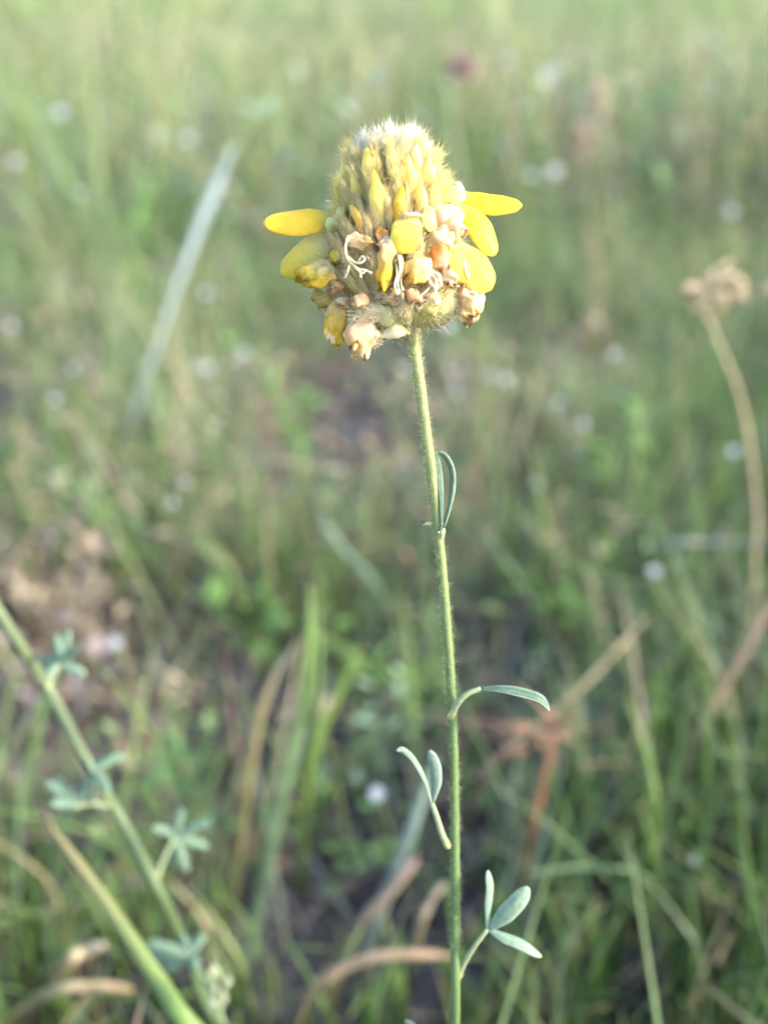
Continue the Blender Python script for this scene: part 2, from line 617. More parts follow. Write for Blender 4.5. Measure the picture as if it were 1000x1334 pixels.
# withered florets hanging below
W_ = dict(mat=M_WITHER, name='withered_floret', th=.42, cup=.3, ridge=.24, jag=.35, hollow=True)
wl = [((452, 308, 6.6), (464, 314, 7.6), (482, 316, 8.0), 17, WHT, CRM, (.84, .56, .2)),
      ((503, 306, 8.0), (505, 325, 8.8), (500, 378, 8.6), 18, WHT, CRM, (.86, .56, .05)),
      ((494, 296, 7.8), (498, 306, 8.4), (502, 322, 8.4), 15, ORG, (.78, .40, .14), PNK),
      ((556, 338, 7.6), (548, 346, 8.6), (527, 360, 8.8), 28, CRM, CRM, (.88, .55, .14)),
      ((541, 326, 7.4), (540, 330, 8.0), (536, 340, 8.2), 15, PNK, ORG, CRM),
      ((440, 346, 3.4), (420, 354, 4.6), (397, 364, 4.6), 28, WHT, (.86, .74, .4), (.82, .60, .08)),
      ((436, 352, 4.6), (424, 362, 5.2), (404, 368, 5.2), 17, CRM, (.84, .60, .1), (.86, .60, .05)),
      ((440, 390, 2.6), (437, 410, 3.4), (438, 444, 3.6), 27, CRM, (.84, .62, .2), (.82, .54, .05)),
      ((484, 412, 4.6), (474, 428, 5.2), (461, 452, 5.2), 34, PNK, (.86, .66, .48), (.86, .60, .28)),
      ((478, 418, 5.0), (476, 440, 5.0), (474, 464, 4.8), 17, CRM, PNK, CRM),
      ((598, 352, 3.8), (609, 378, 4.2), (612, 414, 3.8), 34, CRM, (.88, .67, .46), (.87, .66, .36)),
      ((604, 372, 4.8), (611, 392, 5.2), (616, 418, 4.4), 20, PNK, CRM, (.80, .58, .24)),
      ((562, 272, 6.0), (580, 286, 7.0), (598, 304, 6.4), 40, CRM, (.78, .57, .36), (.80, .60, .34)),
      ((560, 300, 7.0), (576, 310, 7.4), (590, 322, 7.0), 30, WHT, CRM, (.88, .70, .4)),
      ((566, 318, 7.2), (572, 332, 7.6), (574, 350, 7.2), 20, ORG, (.84, .46, .14), PNK),
      ((548, 364, 7.2), (560, 362, 7.8), (570, 372, 7.6), 22, CRM, CRM, WHT),
      ((576, 352, 6.4), (586, 358, 6.8), (596, 366, 6.4), 20, WHT, WHT, CRM),
      ((446, 324, 4.0), (440, 330, 5.0), (436, 340, 5.0), 18, (.7, .6, .2), (.74, .56, .1), YEL_D),
      ((462, 326, 5.2), (456, 330, 6.0), (446, 332, 6.2), 15, (.8, .54, .2), (.82, .5, .14), (.78, .5, .2)),
      ((432, 384, 1.6), (426, 388, 2.4), (421, 398, 2.4), 30, (.60, .50, .18), (.66, .50, .12), (.54, .42, .12)),
      ((480, 386, 6.6), (472, 390, 7.2), (462, 392, 7.2), 15, PNK, (.84, .56, .32), (.82, .54, .3)),
      ((448, 372, 4.6), (440, 372, 5.4), (430, 374, 5.4), 14, (.72, .48, .26), (.70, .44, .2), (.6, .4, .2)),
      ((452, 388, 4.6), (448, 392, 5.2), (444, 398, 5.2), 13, CRM, (.7, .56, .34), CRM),
      ((534, 376, 7.8), (538, 384, 8.0), (543, 396, 7.4), 13, (.74, .46, .26), (.66, .34, .16), (.7, .46, .26)),
      ((510, 372, 7.4), (508, 380, 7.8), (500, 392, 7.2), 24, (.44, .34, .17), (.36, .26, .12), (.44, .34, .18)),
      ((520, 378, 7.4), (524, 386, 7.6), (520, 396, 7.0), 20, (.52, .42, .22), (.46, .36, .18), (.56, .46, .26)),
      ((556, 380, 7.0), (562, 388, 7.0), (556, 398, 6.4), 20, CRM, (.7, .6, .36), (.66, .6, .36))]
for i, (b, m_, t, wpx, c0, c1, c2) in enumerate(wl):
    petal(b, m_, t, wpx, CAMV, c0, c1, c2, crumple=.0006, seed=i + 1, tipk=9, claw=.42, mix_at=(.45, .8), n=24, cfreq=900.0, **W_)

# ragged fringe at the ends of the hanging florets
for i, (x, y, t) in enumerate([(430, 442, 3.6), (435, 446, 3.8), (440, 448, 3.6), (446, 444, 3.4), (425, 438, 3.4), (456, 450, 5.2), (463, 455, 5.2), (470, 462, 5.0), (476, 466, 4.8), (612, 418, 4.0), (619, 416, 4.0)]):
    cc = random.choice([CRM, (.86, .6, .2), (.84, .56, .1)])
    petal((x + 1, y - 12, t), (x, y - 5, t + .2), (x + random.uniform(-3, 3), y + random.uniform(0, 4), t), 7, CAMV, cc, cc, CRM, crumple=.0003, seed=i, mat=M_WITHER, name='withered_floret', th=.3, n=8)

# curling stamen filaments
for i, pts in enumerate([[(453, 308, 7), (450, 322, 8), (452, 336, 8.4), (460, 346, 8.6), (468, 352, 8.6), (470, 362, 8.4)],
                         [(453, 334, 8.2), (462, 342, 8.8), (471, 342, 9), (475, 337, 9), (471, 334, 8.8), (467, 341, 8.6)],
                         [(456, 340, 8.2), (466, 350, 8.8), (476, 352, 8.8), (484, 356, 8.4)],
                         [(458, 342, 8.2), (464, 350, 8.8), (472, 356, 8.8), (476, 352, 8.8)],
                         [(455, 346, 7.6), (452, 356, 8.0), (449, 362, 8.0)],
                         [(512, 322, 8), (519, 334, 8.8), (521, 352, 9), (518, 368, 9), (520, 382, 8.8)],
                         [(514, 324, 8), (523, 336, 8.8), (524, 352, 8.8), (522, 366, 8.8), (524, 378, 8.8)],
                         [(516, 344, 8.6), (517, 358, 9.0), (514, 372, 9), (518, 384, 8.8)],
                         [(560, 356, 7.6), (567, 364, 8.2), (566, 376, 8.2), (570, 384, 8)],
                         [(562, 352, 7.6), (572, 362, 8.2), (574, 374, 8.0)],
                         [(566, 366, 7.8), (556, 378, 8.0), (544, 388, 7.8), (538, 394, 7.6)],
                         [(578, 268, 5), (570, 272, 6), (566, 282, 6.6)],
                         [(604, 340, 6.4), (606, 352, 6.6), (610, 364, 6.4)]]):
    pth = bez([H(*q) for q in pts], 20)
    part('filament', loft(pth, lambda u: (0.30 - .12 * u) * MM + (.14 * MM if u > .93 else 0), lambda u: (0.30 - .12 * u) * MM, CAMV, 6, 0,
                          lambda u, a, b: lerp3((.80, .76, .46), (.84, .76, .60), u)), M_WITHER, head, root)

# bracts under the head
BR = dict(mat=M_CALYX, name='bract', crumple=.0003, ridge=.10, jag=.2, tipk=1.6)
petal((533, 428, 1.0), (518, 424, 4.6), (496, 439, 4.6), 28, (CAMV + UP * .5), (.56, .56, .28), (.58, .58, .30), (.72, .68, .48), .12, .45, **BR)
petal((533, 424, 2.0), (508, 410, 6.0), (480, 398, 6.6), 30, (CAMV - UP * .2), (.58, .60, .28), (.60, .62, .26), (.74, .70, .46), .14, .4, **BR)
petal((538, 424, 1.0), (572, 408, 4.4), (598, 372, 4.6), 34, (CAMV - UP * .5), (.60, .60, .28), (.62, .60, .26), (.70, .62, .30), .16, .4, **BR)
petal((534, 422, 2.5), (552, 404, 6.4), (572, 384, 6.8), 30, (CAMV - UP * .3), (.58, .58, .28), (.60, .58, .22), (.76, .62, .16), .14, .4, **BR)
petal((531, 424, .5), (500, 414, 2.0), (462, 400, 2.4), 34, (CAMV - UP * .4), (.62, .58, .30), (.62, .57, .32), (.72, .63, .40), .16, .4, **BR)
petal((535, 424, 2.0), (528, 408, 6.4), (524, 388, 7.2), 28, (CAMV - UP * .3), (.66, .62, .32), (.64, .58, .30), (.60, .50, .28), .14, .4, **BR)

# silky fuzz on the bracts
hb, hdirs, hl, hc, hbend = [], [], [], [], []
for ob in [o_ for o_ in head.children if o_.name.startswith('bract')]:
    for vtx in ob.data.vertices:
        if vtx.normal.dot(FW) < .3:
            for _ in range(1):
                hb.append(Vector(vtx.co) + Vector((random.gauss(0, 1), random.gauss(0, 1), random.gauss(0, 1))) * .25 * MM)
                hdirs.append(Vector(vtx.normal) * random.uniform(.1, .6) + (Vector(vtx.co) + root - H(533, 430)).normalized() * random.uniform(.3, 1) + Vector((random.gauss(0, .3), random.gauss(0, .3), random.gauss(0, .3))))
                hl.append(random.uniform(.5, 1.5) * MM)
                hc.append((.84, .79, .54))
                hbend.append((random.gauss(0, .2), random.gauss(0, .2), random.gauss(0, .2)))
v, f, c = hairs(hb, hdirs, hl, 0.017 * MM, hbend, hc)
o = link('bract_hair', make_mesh('bract_hair', v, f, c, M_HAIR), head)
tag(o, kind='stuff')

# loose hairs over the withered lower half and the bracts
hb, hdirs, hl, hc, hbend = [], [], [], [], []
for cx, cy, tt, n_, spread, dpx in ((500, 352, 7.6, 90, 14, (1, -.5)), (478, 405, 6.8, 150, 14, (-1, .1)), (540, 300, 8.6, 30, 12, (-.3, -1)), (486, 408, 6.6, 80, 10, (-1, .4)),
                                    (496, 376, 7.8, 90, 14, (1, .2)), (552, 384, 7.4, 140, 18, (-1, .5)), (492, 442, 5.2, 60, 8, (-1, .6)), (478, 300, 7.2, 90, 20, (.4, -1)),
                                    (440, 380, 4.2, 90, 16, (-.8, .6)), (520, 395, 7.2, 120, 18, (.3, .6)), (462, 342, 6.4, 80, 16, (-.4, -1)), (575, 395, 4.8, 120, 18, (.6, .6)),
                                    (420, 372, 2.6, 60, 14, (-1, .3)), (430, 330, 3.2, 70, 16, (-.8, -.6)), (512, 336, 8.0, 60, 16, (-.6, -.5)), (560, 410, 3.0, 90, 14, (.3, 1))):
    for _ in range(n_):
        hb.append(H(random.gauss(cx, spread * .6), random.gauss(cy, spread * .6), tt - .8 + random.random()))
        hdirs.append(RT * (dpx[0] + random.gauss(0, .5)) + UP * (-dpx[1] + random.gauss(0, .5)) + CAMV * random.uniform(.1, .8))
        hl.append(random.uniform(.9, 2.3) * MM)
        g = random.uniform(.85, 1.0)
        hc.append((.92 * g, .82 * g, .58 * g))
        hbend.append((random.gauss(0, .25), random.gauss(0, .25), random.gauss(0, .25)))
v, f, c = hairs(np.array(hb) - np.array(root), hdirs, hl, 0.019 * MM, hbend, hc)
o = link('loose_hair', make_mesh('loose_hair', v, f, c, M_HAIR), head)
tag(o, kind='stuff')

# ---- leaves of the clover in focus
LG, LP = (0.07, 0.13, 0.085), (0.30, 0.38, 0.29)


def leaflet_body(pts, w, facing, fold=.35, colors=(LG, LP), th=.22, n=18):
    def ww(u):
        return w * (0.30 + 0.70 * min(1, u / .35)) * max(.2, (1 - max(0, (u - .62) / .38) ** 2.2) ** .5)

    def cc(u, ca, sa):
        e = abs(ca) ** 4
        c = lerp3(colors[0], colors[1], max(e, (u - .9) * 8, .35 * (1 - abs(ca)) ** 6))
        return c
    return loft(bez(pts, n), ww, lambda u: ww(u) * th, facing, 16, fold, cc, 0, .00003, 900)


def leaf(owner, org, petiole, leaflets, pw=.75, name='leaf', colors=(LG, LP), pcol=(.30, .36, .20), label=None, node=True):
    """petiole: points; leaflets: (points, width mm, facing)."""
    pieces = [loft(bez(petiole, 12), lambda u: (pw * (1.2 - .3 * u)) * MM, lambda u: pw * .9 * MM, CAMV, 8, 0, lambda u, a, b: lerp3((.50, .48, .22), pcol, u * 4))]
    if node:                                        # stipules at its foot
        b = petiole[0]
        for s in (-1, 1):
            e = b + (petiole[1] - petiole[0]).normalized() * .8 * MM + RT * s * .5 * MM + CAMV * .3 * MM
            pieces.append(loft(bez([b, b.lerp(e, .6) + UP * .2 * MM, e], 6), lambda u: (.6 - .5 * u) * MM, lambda u: (.5 - .4 * u) * MM, CAMV, 6, 0, lambda u, a, c_: (.62, .56, .28)))
    lf = part(name, merge(pieces), M_LEAF, owner, org, label)
    for q in leaflets:
        pts, w, fc = q[:3]
        fold = q[3] if len(q) > 3 else .35
        part('leaflet', leaflet_body(pts, w * MM, fc, fold, colors), M_LEAF, lf, org)
    return lf


# folded leaf close against the stem
D2 = .1338
leaf(clover, root, [P(574, 700, D2 + .0004), P(575, 694, D2), P(577, 688, D2)],
     [([P(576, 690, D2), P(576, 640, D2 - .0003), P(573, 606, D2), P(568, 588, D2 + .0002)], .95, (CAMV + RT * 1.0), .5),
      ([P(577, 690, D2), P(585, 655, D2), P(588, 620, D2 + .0003), P(581, 598, D2), P(570, 588, D2)], .95, (CAMV - RT * 1.0), .5)])
leaf(clover, root, [P(564, 684, D2 + .001), P(560, 684, D2 + .001), P(556, 682, D2 + .0012)],
     [([P(557, 683, D2 + .001), P(554, 681, D2 + .001), P(549, 677, D2 + .001)], .5, CAMV)], pw=.4)
# arched leaf to the right
D3 = .1378
leaf(clover, root, [P(586, 936, D3), P(596, 916, D3 - .0015), P(610, 903, D3 - .002), P(626, 898, D3 - .002)],
     [([P(624, 898, D3 - .002), P(655, 900, D3 - .003), P(690, 908, D3 - .0035), P(704, 914, D3 - .0035), P(715, 926, D3 - .003)], 1.75, (UP * .9 + CAMV * .55), -.45)])
# leaf on the left side
D4 = .1412
leaf(clover, root, [P(584, 1104, D4), P(576, 1088, D4 - .0012), P(569, 1066, D4 - .002), P(562, 1046, D4 - .0024)],
     [([P(563, 1048, D4 - .0024), P(556, 1020, D4 - .003), P(542, 992, D4 - .0036), P(528, 978, D4 - .004), P(516, 978, D4 - .0044)], 1.0, (RT * .9 + CAMV * .4), .45),
      ([P(563, 1046, D4 - .0024), P(567, 1020, D4 - .003), P(566, 998, D4 - .0032), P(559, 977, D4 - .003)], 1.55, (CAMV - RT * .3 + UP * .3), .25)],
     colors=((.17, .24, .17), (.32, .40, .32)))
# three-fingered leaf low on the right
D5 = .1432
leaf(clover, root, [P(596, 1276, D5), P(604, 1256, D5 - .001), P(620, 1230, D5 - .002), P(635, 1211, D5 - .002)],
     [([P(635, 1212, D5 - .002), P(637, 1180, D5 - .0025), P(639, 1155, D5 - .003), P(635, 1134, D5 - .003)], 1.35, (CAMV + RT * .8), .3),
      ([P(635, 1212, D5 - .002), P(655, 1194, D5 - .003), P(673, 1176, D5 - .0034), P(688, 1156, D5 - .003)], 2.35, (CAMV + UP * .3 - RT * .1), .22),
      ([P(635, 1210, D5 - .002), P(658, 1221, D5 - .003), P(682, 1231, D5 - .0034), P(705, 1246, D5 - .003)], 1.7, (CAMV * .6 + UP * .9), .3)],
     pw=.65, colors=((.19, .28, .19), (.34, .44, .32)))
# a leaf whose tip just enters the picture at its foot
D6 = .1465
leaf(clover, root, [P(591, 1420, D6), P(578, 1400, D6), P(560, 1384, D6)],
     [([P(560, 1386, D6), P(545, 1360, D6), P(537, 1342, D6), P(528, 1329, D6)], 1.5, CAMV), ([P(560, 1386, D6), P(575, 1365, D6), P(580, 1350, D6)], 1.4, CAMV)])

# ================================================================== plants behind, out of focus
# ---- second prairie clover, leaning across the left
c2p = [P(-60, 700, .196), P(0, 800, .199), P(60, 893, .212), P(112, 990, .205), P(160, 1072, .209), P(202, 1152, .202), P(238, 1226, .217), P(285, 1334, .226)]
r2 = Vector((c2p[-1].x + .03, c2p[-1].y + .05, 0))
r2.z = float(gh(r2.x, r2.y))
c2 = thing('prairie_clover', 'leaning leafy green stem with feathery grey green leaves and no flower', 'plant', r2)
c2all = [r2 - Vector((0, 0, .004)), r2.lerp(c2p[-1], .55) + Vector((0, -.004, 0))] + c2p[::-1]
part('stem', loft(bez(c2all, 50), lambda u: 2.3 * MM, lambda u: 2.2 * MM, CAMV, 8, 0, lambda u, a, b: lerp3((.08, .12, .05), (.12, .155, .08), (u - .3) * 2)), M_STEM, c2, r2)
GL = ((.13, .21, .14), (.21, .29, .21))


def star_leaf(px0, py0, d0, px1, py1, d1, fingers, w=1.9, owner=c2, org=r2):
    a, b = P(px0, py0, d0), P(px1, py1, d1)
    ls = []
    for (x, y, dd) in fingers:
        e = P(x, y, d1 + dd)
        ls.append(([b, b.lerp(e, .5) + UP * .4 * MM, e], w, CAMV + UP * .5 + RT * random.uniform(-.5, .5), .2))
    leaf(owner, org, [a, a.lerp(b, .5) + UP * .0008, b], ls, pw=.8, colors=GL, node=False)


star_leaf(62, 898, .202, 78, 866, .204, [(90, 820, .002), (112, 880, 0), (100, 842, -.002), (50, 858, .002), (72, 826, .001), (56, 880, -.002)])
star_leaf(112, 990, .205, 120, 1004, .203, [(163, 983, .002), (104, 1046, 0), (142, 1030, -.003), (138, 992, .003), (118, 1048, .002)])
star_leaf(150, 1052, .208, 95, 1052, .204, [(58, 1018, 0), (72, 1012, .002), (66, 1046, -.002), (84, 1062, .003), (108, 1030, .002)])
star_leaf(202, 1150, .212, 228, 1092, .216, [(236, 1052, .002), (274, 1070, 0), (272, 1104, .002), (244, 1136, 0), (198, 1078, -.002), (222, 1130, .003)])
star_leaf(238, 1226, .217, 246, 1246, .213, [(192, 1228, 0), (200, 1250, .002), (266, 1216, .003), (214, 1266, .001), (258, 1262, -.003), (184, 1242, .002), (232, 1214, .002)], 2.2)
# pale bud cluster near its foot
hbV = []
for i in range(16):
    q = P(268 + random.uniform(0, 26), 1268 + i * 3.6, .212 + random.uniform(-.002, .002))
    e = q + UP * 2.2 * MM + RT * random.uniform(-1.4, 1.4) * MM
    hbV.append(loft(bez([q, q.lerp(e, .5) + RT * .3 * MM, e], 6), lambda u: 1.7 * MM * (1 - .7 * abs(2 * u - 1)), lambda u: 1.4 * MM * (1 - .7 * abs(2 * u - 1)), CAMV, 6, 0,
                    lambda u, a, b: lerp3((.24, .31, .17), (.38, .41, .27), u)))
hbV.append(loft(bez([P(250, 1254, .219), P(276, 1290, .2135), P(290, 1334, .2135)], 8), lambda u: 1.2 * MM, lambda u: 1.2 * MM, CAMV, 6, 0, lambda u, a, b: (.28, .36, .17)))
part('bud_spike', merge(hbV), M_LEAF, c2, r2)


# ---- single blades, stalks and straws that can be told apart
def stalk(name, label, cat, pts, w, cols, th=.3, facing=None, taper=(1.0, .25), fold=.18, mat=None, extra=None, n=28, group=None):
    """One blade from its root to its tip; pts world points with the root first."""
    o0 = pts[0].copy()
    o0.z = float(gh(o0.x, o0.y))
    t = thing(name, label, cat, o0, group)

    def ww(u):
        a = taper[0] + (taper[1] - taper[0]) * u
        return w * MM * a * (1 if u < .9 else max(.25, 1 - (u - .9) * 7.5))

    def cc(u, ca, sa):
        k = u * (len(cols) - 1)
        i = min(int(k), len(cols) - 2)
        return lerp3(cols[i], cols[i + 1], k - i)
    p0 = list(pts)
    p0[0] = p0[0] - Vector((0, 0, .006))
    part('blade' if th < .6 else 'stalk', loft(bez(p0, n), ww, lambda u: ww(u) * th, facing or (CAMV + RT * .2), 8, fold, cc), mat or M_GRASS, t, o0)
    if extra:
        extra(t, o0)
    return t


GR1, GR2, GRB = (.13, .20, .055), (.20, .30, .09), (.20, .27, .20)
STR, TAN, BRN = (.46, .37, .22), (.36, .26, .15), (.20, .11, .06)

# yellow-green stalk, its top broken off brown
b0 = P(262, 1350, .190)
rb = Vector((b0.x + .035, b0.y + .05, 0))
rb.z = float(gh(rb.x, rb.y))
stalk('grass_stalk', 'thick yellow green stalk with a broken brown tip beside the leaning stem', 'stalk',
      [rb, rb.lerp(b0, .5) + Vector((-.002, -.004, 0)), b0, P(205, 1275, .192), P(140, 1180, .197), P(55, 1062, .204)], 4.2,
      [(.07, .13, .03), (.10, .17, .045), (.12, .19, .05), (.14, .17, .06), (.18, .14, .07)], .7, taper=(1.1, .55), fold=0, mat=M_STEM)
# pale blade, the sky's reflection painted into its bluish colour
g = G(158, 600)
stalk('grass_shoot', 'broad pale bluish grass blade slanting up alone', 'grass blade',
      [g, P(180, 530, .64), P(212, 430, .61), P(250, 325, .585), P(305, 190, .56)], 13, [(.32, .44, .40), (.42, .52, .54), (.44, .54, .58), (.40, .49, .54), (.34, .42, .46)], .2,
      facing=(CAMV * .4 + UP * .6 + RT * .5), taper=(1, .7))
# bent straw left of the stem
g = G(196, 775)
stalk('straw', 'bent tan straw with a kinked tip, left of the green stem', 'straw',
      [g, P(250, 690, .46), P(300, 628, .44), P(345, 603, .43), P(375, 602, .425), P(412, 610, .42)], 3.2, [TAN, STR, (.44, .38, .2), STR], .5, taper=(1, .6), mat=M_DRY)
# tall dry stem on the right with an orange-tan seed head
g = G(968, 905)


def tan_head(t, o0):
    pcs = []
    for i in range(24):
        q = P(random.gauss(925, 26), random.gauss(383, 9), .352 + random.uniform(-.008, .008))
        e = q + Vector((random.gauss(0, 3), random.gauss(0, 3), random.gauss(1, 2))) * MM
        s = random.uniform(2, 4.4)
        pcs.append(loft(bez([q, q.lerp(e, .5), e], 4), lambda u: s * MM * (1.0 - .5 * abs(2 * u - 1)), lambda u: s * .5 * MM, CAMV, 6, 0, lambda u, a, b: (.52, .40, .28)))
    for x in (880, 900, 946, 962):
        pcs.append(loft(bez([P(922, 420, .35), P((922 + x) / 2, 398, .35), P(x, 384, .352)], 6), lambda u: 1 * MM, lambda u: 1 * MM, CAMV, 5, 0, lambda u, a, b: (.42, .32, .18)))
    part('seed_head', merge(pcs), M_DRY, t, o0)


stalk('dry_stalk', 'tall curved tan dry stalk topped by an orange brown seed cluster', 'dry stalk',
      [g, P(976, 830, .375), P(984, 700, .365), P(981, 620, .36), P(962, 515, .355), P(930, 435, .35), P(915, 385, .352)], 2.0, [TAN, STR, STR, (.44, .38, .22)], .9, taper=(1, .7), fold=0, mat=M_DRY, extra=tan_head)
g = G(872, 1015)
stalk('straw', 'reddish tan straw leaning up against the tall curved dry stalk', 'straw',
      [g, P(905, 960, .335), P(950, 880, .325), P(1000, 795, .318), P(1060, 700, .31)], 3.0, [(.30, .2, .15), TAN, (.42, .28, .2), STR], .8, taper=(1, .8), fold=0, mat=M_DRY)
# rusty stalk right of the stem, with a frayed top
g = G(673, 1165)


def frayed(t, o0):
    pcs = []
    for i in range(26):
        q = P(random.gauss(706, 16), random.gauss(962, 14), .293 + random.uniform(-.008, .008))
        e = q + RT * random.gauss(0, 7) * MM + UP * random.gauss(1, 4) * MM
        pcs.append(loft(bez([q, q.lerp(e, .5) + UP * MM, e], 5), lambda u: 1.5 * MM * (1.1 - u), lambda u: .8 * MM, CAMV, 5, 0, lambda u, a, b: (.34, .2, .13)))
    part('seed_head', merge(pcs), M_DRY, t, o0)


stalk('dry_stalk', 'short rusty brown dry stalk with a frayed top behind the trifoliate leaf', 'dry stalk',
      [g, P(692, 1085, .31), P(706, 1020, .30), P(720, 955, .29)], 3.0, [(.28, .13, .06), (.36, .18, .09), (.36, .2, .12)], .8, taper=(1, .7), fold=0, mat=M_DRY, extra=frayed)
g = G(596, 1062)
stalk('straw', 'long tan straw slanting from behind the stem past the rusty stalk', 'straw',
      [g, P(640, 1000, .36), P(700, 945, .36), P(768, 885, .37), P(845, 800, .38)], 3.0, [TAN, (.40, .28, .18), STR, STR], .7, taper=(1.1, .6), mat=M_DRY)
g = G(800, 860)
stalk('straw', 'thin forked tan straw standing upright between green blades', 'straw',
      [g, P(790, 840, .42), P(778, 800, .41), P(770, 745, .40)], 2.2, [TAN, STR, STR], .8, taper=(1, .6), mat=M_DRY)
# the tuft of long blades left of the stem
for lab, pts, w, cols in [
    ('tall green grass blade rising from a dark hollow, topmost of its tuft', [G(305, 1310), P(352, 1110, .31), P(392, 930, .30), P(402, 850, .29), P(404, 760, .285)], 4.2, [(.16, .22, .16), (.17, .25, .13), (.20, .32, .10), (.22, .33, .11)]),
    ('grass blade with a dried tan arching tip, in the tuft', [G(285, 1215), P(312, 1100, .325), P(332, 965, .315), P(352, 892, .31), P(385, 840, .305)], 3.8, [(.17, .22, .1), (.27, .25, .11), (.36, .29, .15), (.44, .40, .34)]),
    ('yellow tipped green grass blade bending right in the tuft', [G(388, 1140), P(402, 1000, .33), P(430, 930, .325), P(470, 840, .32)], 3.4, [(.16, .24, .07), (.24, .34, .07), (.22, .33, .08)]),
    ('thin blue green grass blade, low in the tuft', [G(330, 1150), P(362, 1060, .33), P(385, 985, .325), P(394, 940, .325)], 4.2, [(.14, .2, .15), (.18, .25, .18), (.2, .26, .18)]),
    ('grey blue grass blade slanting behind the small left leaf', [G(440, 1300), P(500, 1175, .30), P(540, 1070, .29), P(568, 985, .285)], 5.2, [(.17, .22, .2), (.24, .30, .27), (.26, .33, .29), (.24, .32, .22)]),
    ('short dull green grass blade at the left of the tuft', [G(280, 1160), P(285, 1100, .335), P(300, 1040, .33), P(318, 985, .325)], 4.4, [(.16, .2, .12), (.18, .23, .12), (.2, .25, .12)]),
    ('dark green grass blade behind the white flower by the stem', [G(395, 1090), P(440, 1000, .35), P(500, 950, .345), P(560, 870, .34)], 3.0, [(.12, .19, .08), (.15, .22, .09), (.16, .23, .1)]),
    ('thin arching green grass blade lying level above the trifoliate leaf', [G(880, 1150), P(830, 1138, .29), P(760, 1130, .285), P(685, 1138, .28)], 2.0, [(.17, .26, .12), (.2, .3, .15), (.2, .3, .16)]),
    ('pale grey grass blade lying level beside the curved dry stalk', [G(780, 735), P(850, 715, .47), P(930, 706, .465), P(1010, 706, .46)], 3.2, [(.3, .32, .28), (.42, .42, .4), (.36, .42, .36)]),
    ('blue green grass blade dropping to the left of the stem', [G(520, 800), P(490, 765, .44), P(450, 720, .435), P(415, 672, .43)], 4.2, [(.16, .24, .14), (.18, .27, .18), (.22, .3, .22)]),
    ('bright green grass blade standing by the pale dry leaf', [G(845, 1010), P(852, 960, .36), P(858, 915, .355), P(850, 870, .35)], 4.0, [(.15, .25, .05), (.2, .34, .07), (.2, .33, .08)]),
    ('light green grass blade curving over beside the pinkish dry leaf', [G(842, 1200), P(852, 1080, .3), P(846, 1000, .295), P(815, 905, .29)], 3.4, [(.15, .24, .06), (.2, .3, .08), (.22, .3, .12)])]:
    stalk('grass_shoot', lab, 'grass blade', pts, w, cols, .22, taper=(1, .45))
for lab, pts, w, cols in [
    ('brown straw arching over the ground by the foot of the stem', [G(372, 1340), P(412, 1290, .275), P(460, 1256, .27), P(520, 1244, .268), P(592, 1246, .27)], 3.6, [TAN, (.40, .27, .17), (.44, .31, .2), (.38, .27, .16)]),
    ('grey brown straw slanting into the dark hollow', [G(425, 1290), P(460, 1220, .29), P(510, 1160, .285), P(545, 1115, .285)], 4.0, [(.3, .22, .15), (.34, .25, .18), (.3, .22, .18)]),
    ('tan straw lying over green blades beside the broken yellow green stalk', [G(-10, 1325), P(60, 1296, .27), P(120, 1285, .265), P(175, 1290, .265)], 3.4, [TAN, STR, TAN]),
    ('short pale straw tip poking out of green blades, above the lying straw', [G(50, 1290), P(85, 1258, .272), P(110, 1240, .27), P(138, 1230, .268)], 3.8, [TAN, STR, (.5, .42, .3)]),
    ('short curved straw left of the lower stem', [G(532, 1260), P(545, 1215, .285), P(560, 1175, .28), P(580, 1150, .28)], 3.2, [(.3, .23, .15), (.36, .29, .2), (.32, .26, .18)])]:
    stalk('straw', lab, 'straw', pts, w, cols, .7, taper=(1, .7), mat=M_DRY)


# ---- curled dry leaves lying in the grass
def dry_leaf(label, px, py, wpx, lpx, ang, col, lift=.012):
    g0 = G(px, py)
    d = (g0 - CAM).dot(FW)
    ctr = P(px, py, d - lift)
    s = (d - lift) / FPX
    ax = RT * math.cos(ang) + UP * math.sin(ang)
    o0 = Vector((ctr.x, ctr.y, ctr.z))
    t = thing('dry_leaf', label, 'leaf', o0)
    a, b = ctr - ax * lpx * s / 2, ctr + ax * lpx * s / 2
    bl = part('leaf_blade', loft(bez([a, ctr + UP * .15 * lpx * s, b], 14), lambda u: wpx * s * max(.15, math.sin(math.pi * min(.95, u * .9 + .1)) ** .6), lambda u: wpx * s * .12, CAMV + UP * .4, 10, .5,
                                 lambda u, c_, s_: lerp3(col, tuple(x * .75 for x in col), u), 0, .0008, 200), M_DRY, t, o0)
    k = Vector((a.x - .002, a.y, float(gh(a.x, a.y)) - .002))
    part('leaf_stalk', loft(bez([k, a.lerp(k, .4) + RT * -.0015, a + ax * 2 * MM], 8), lambda u: .9 * MM, lambda u: .8 * MM, CAMV, 5, 0, lambda u, a_, b_: col), M_DRY, t, o0)


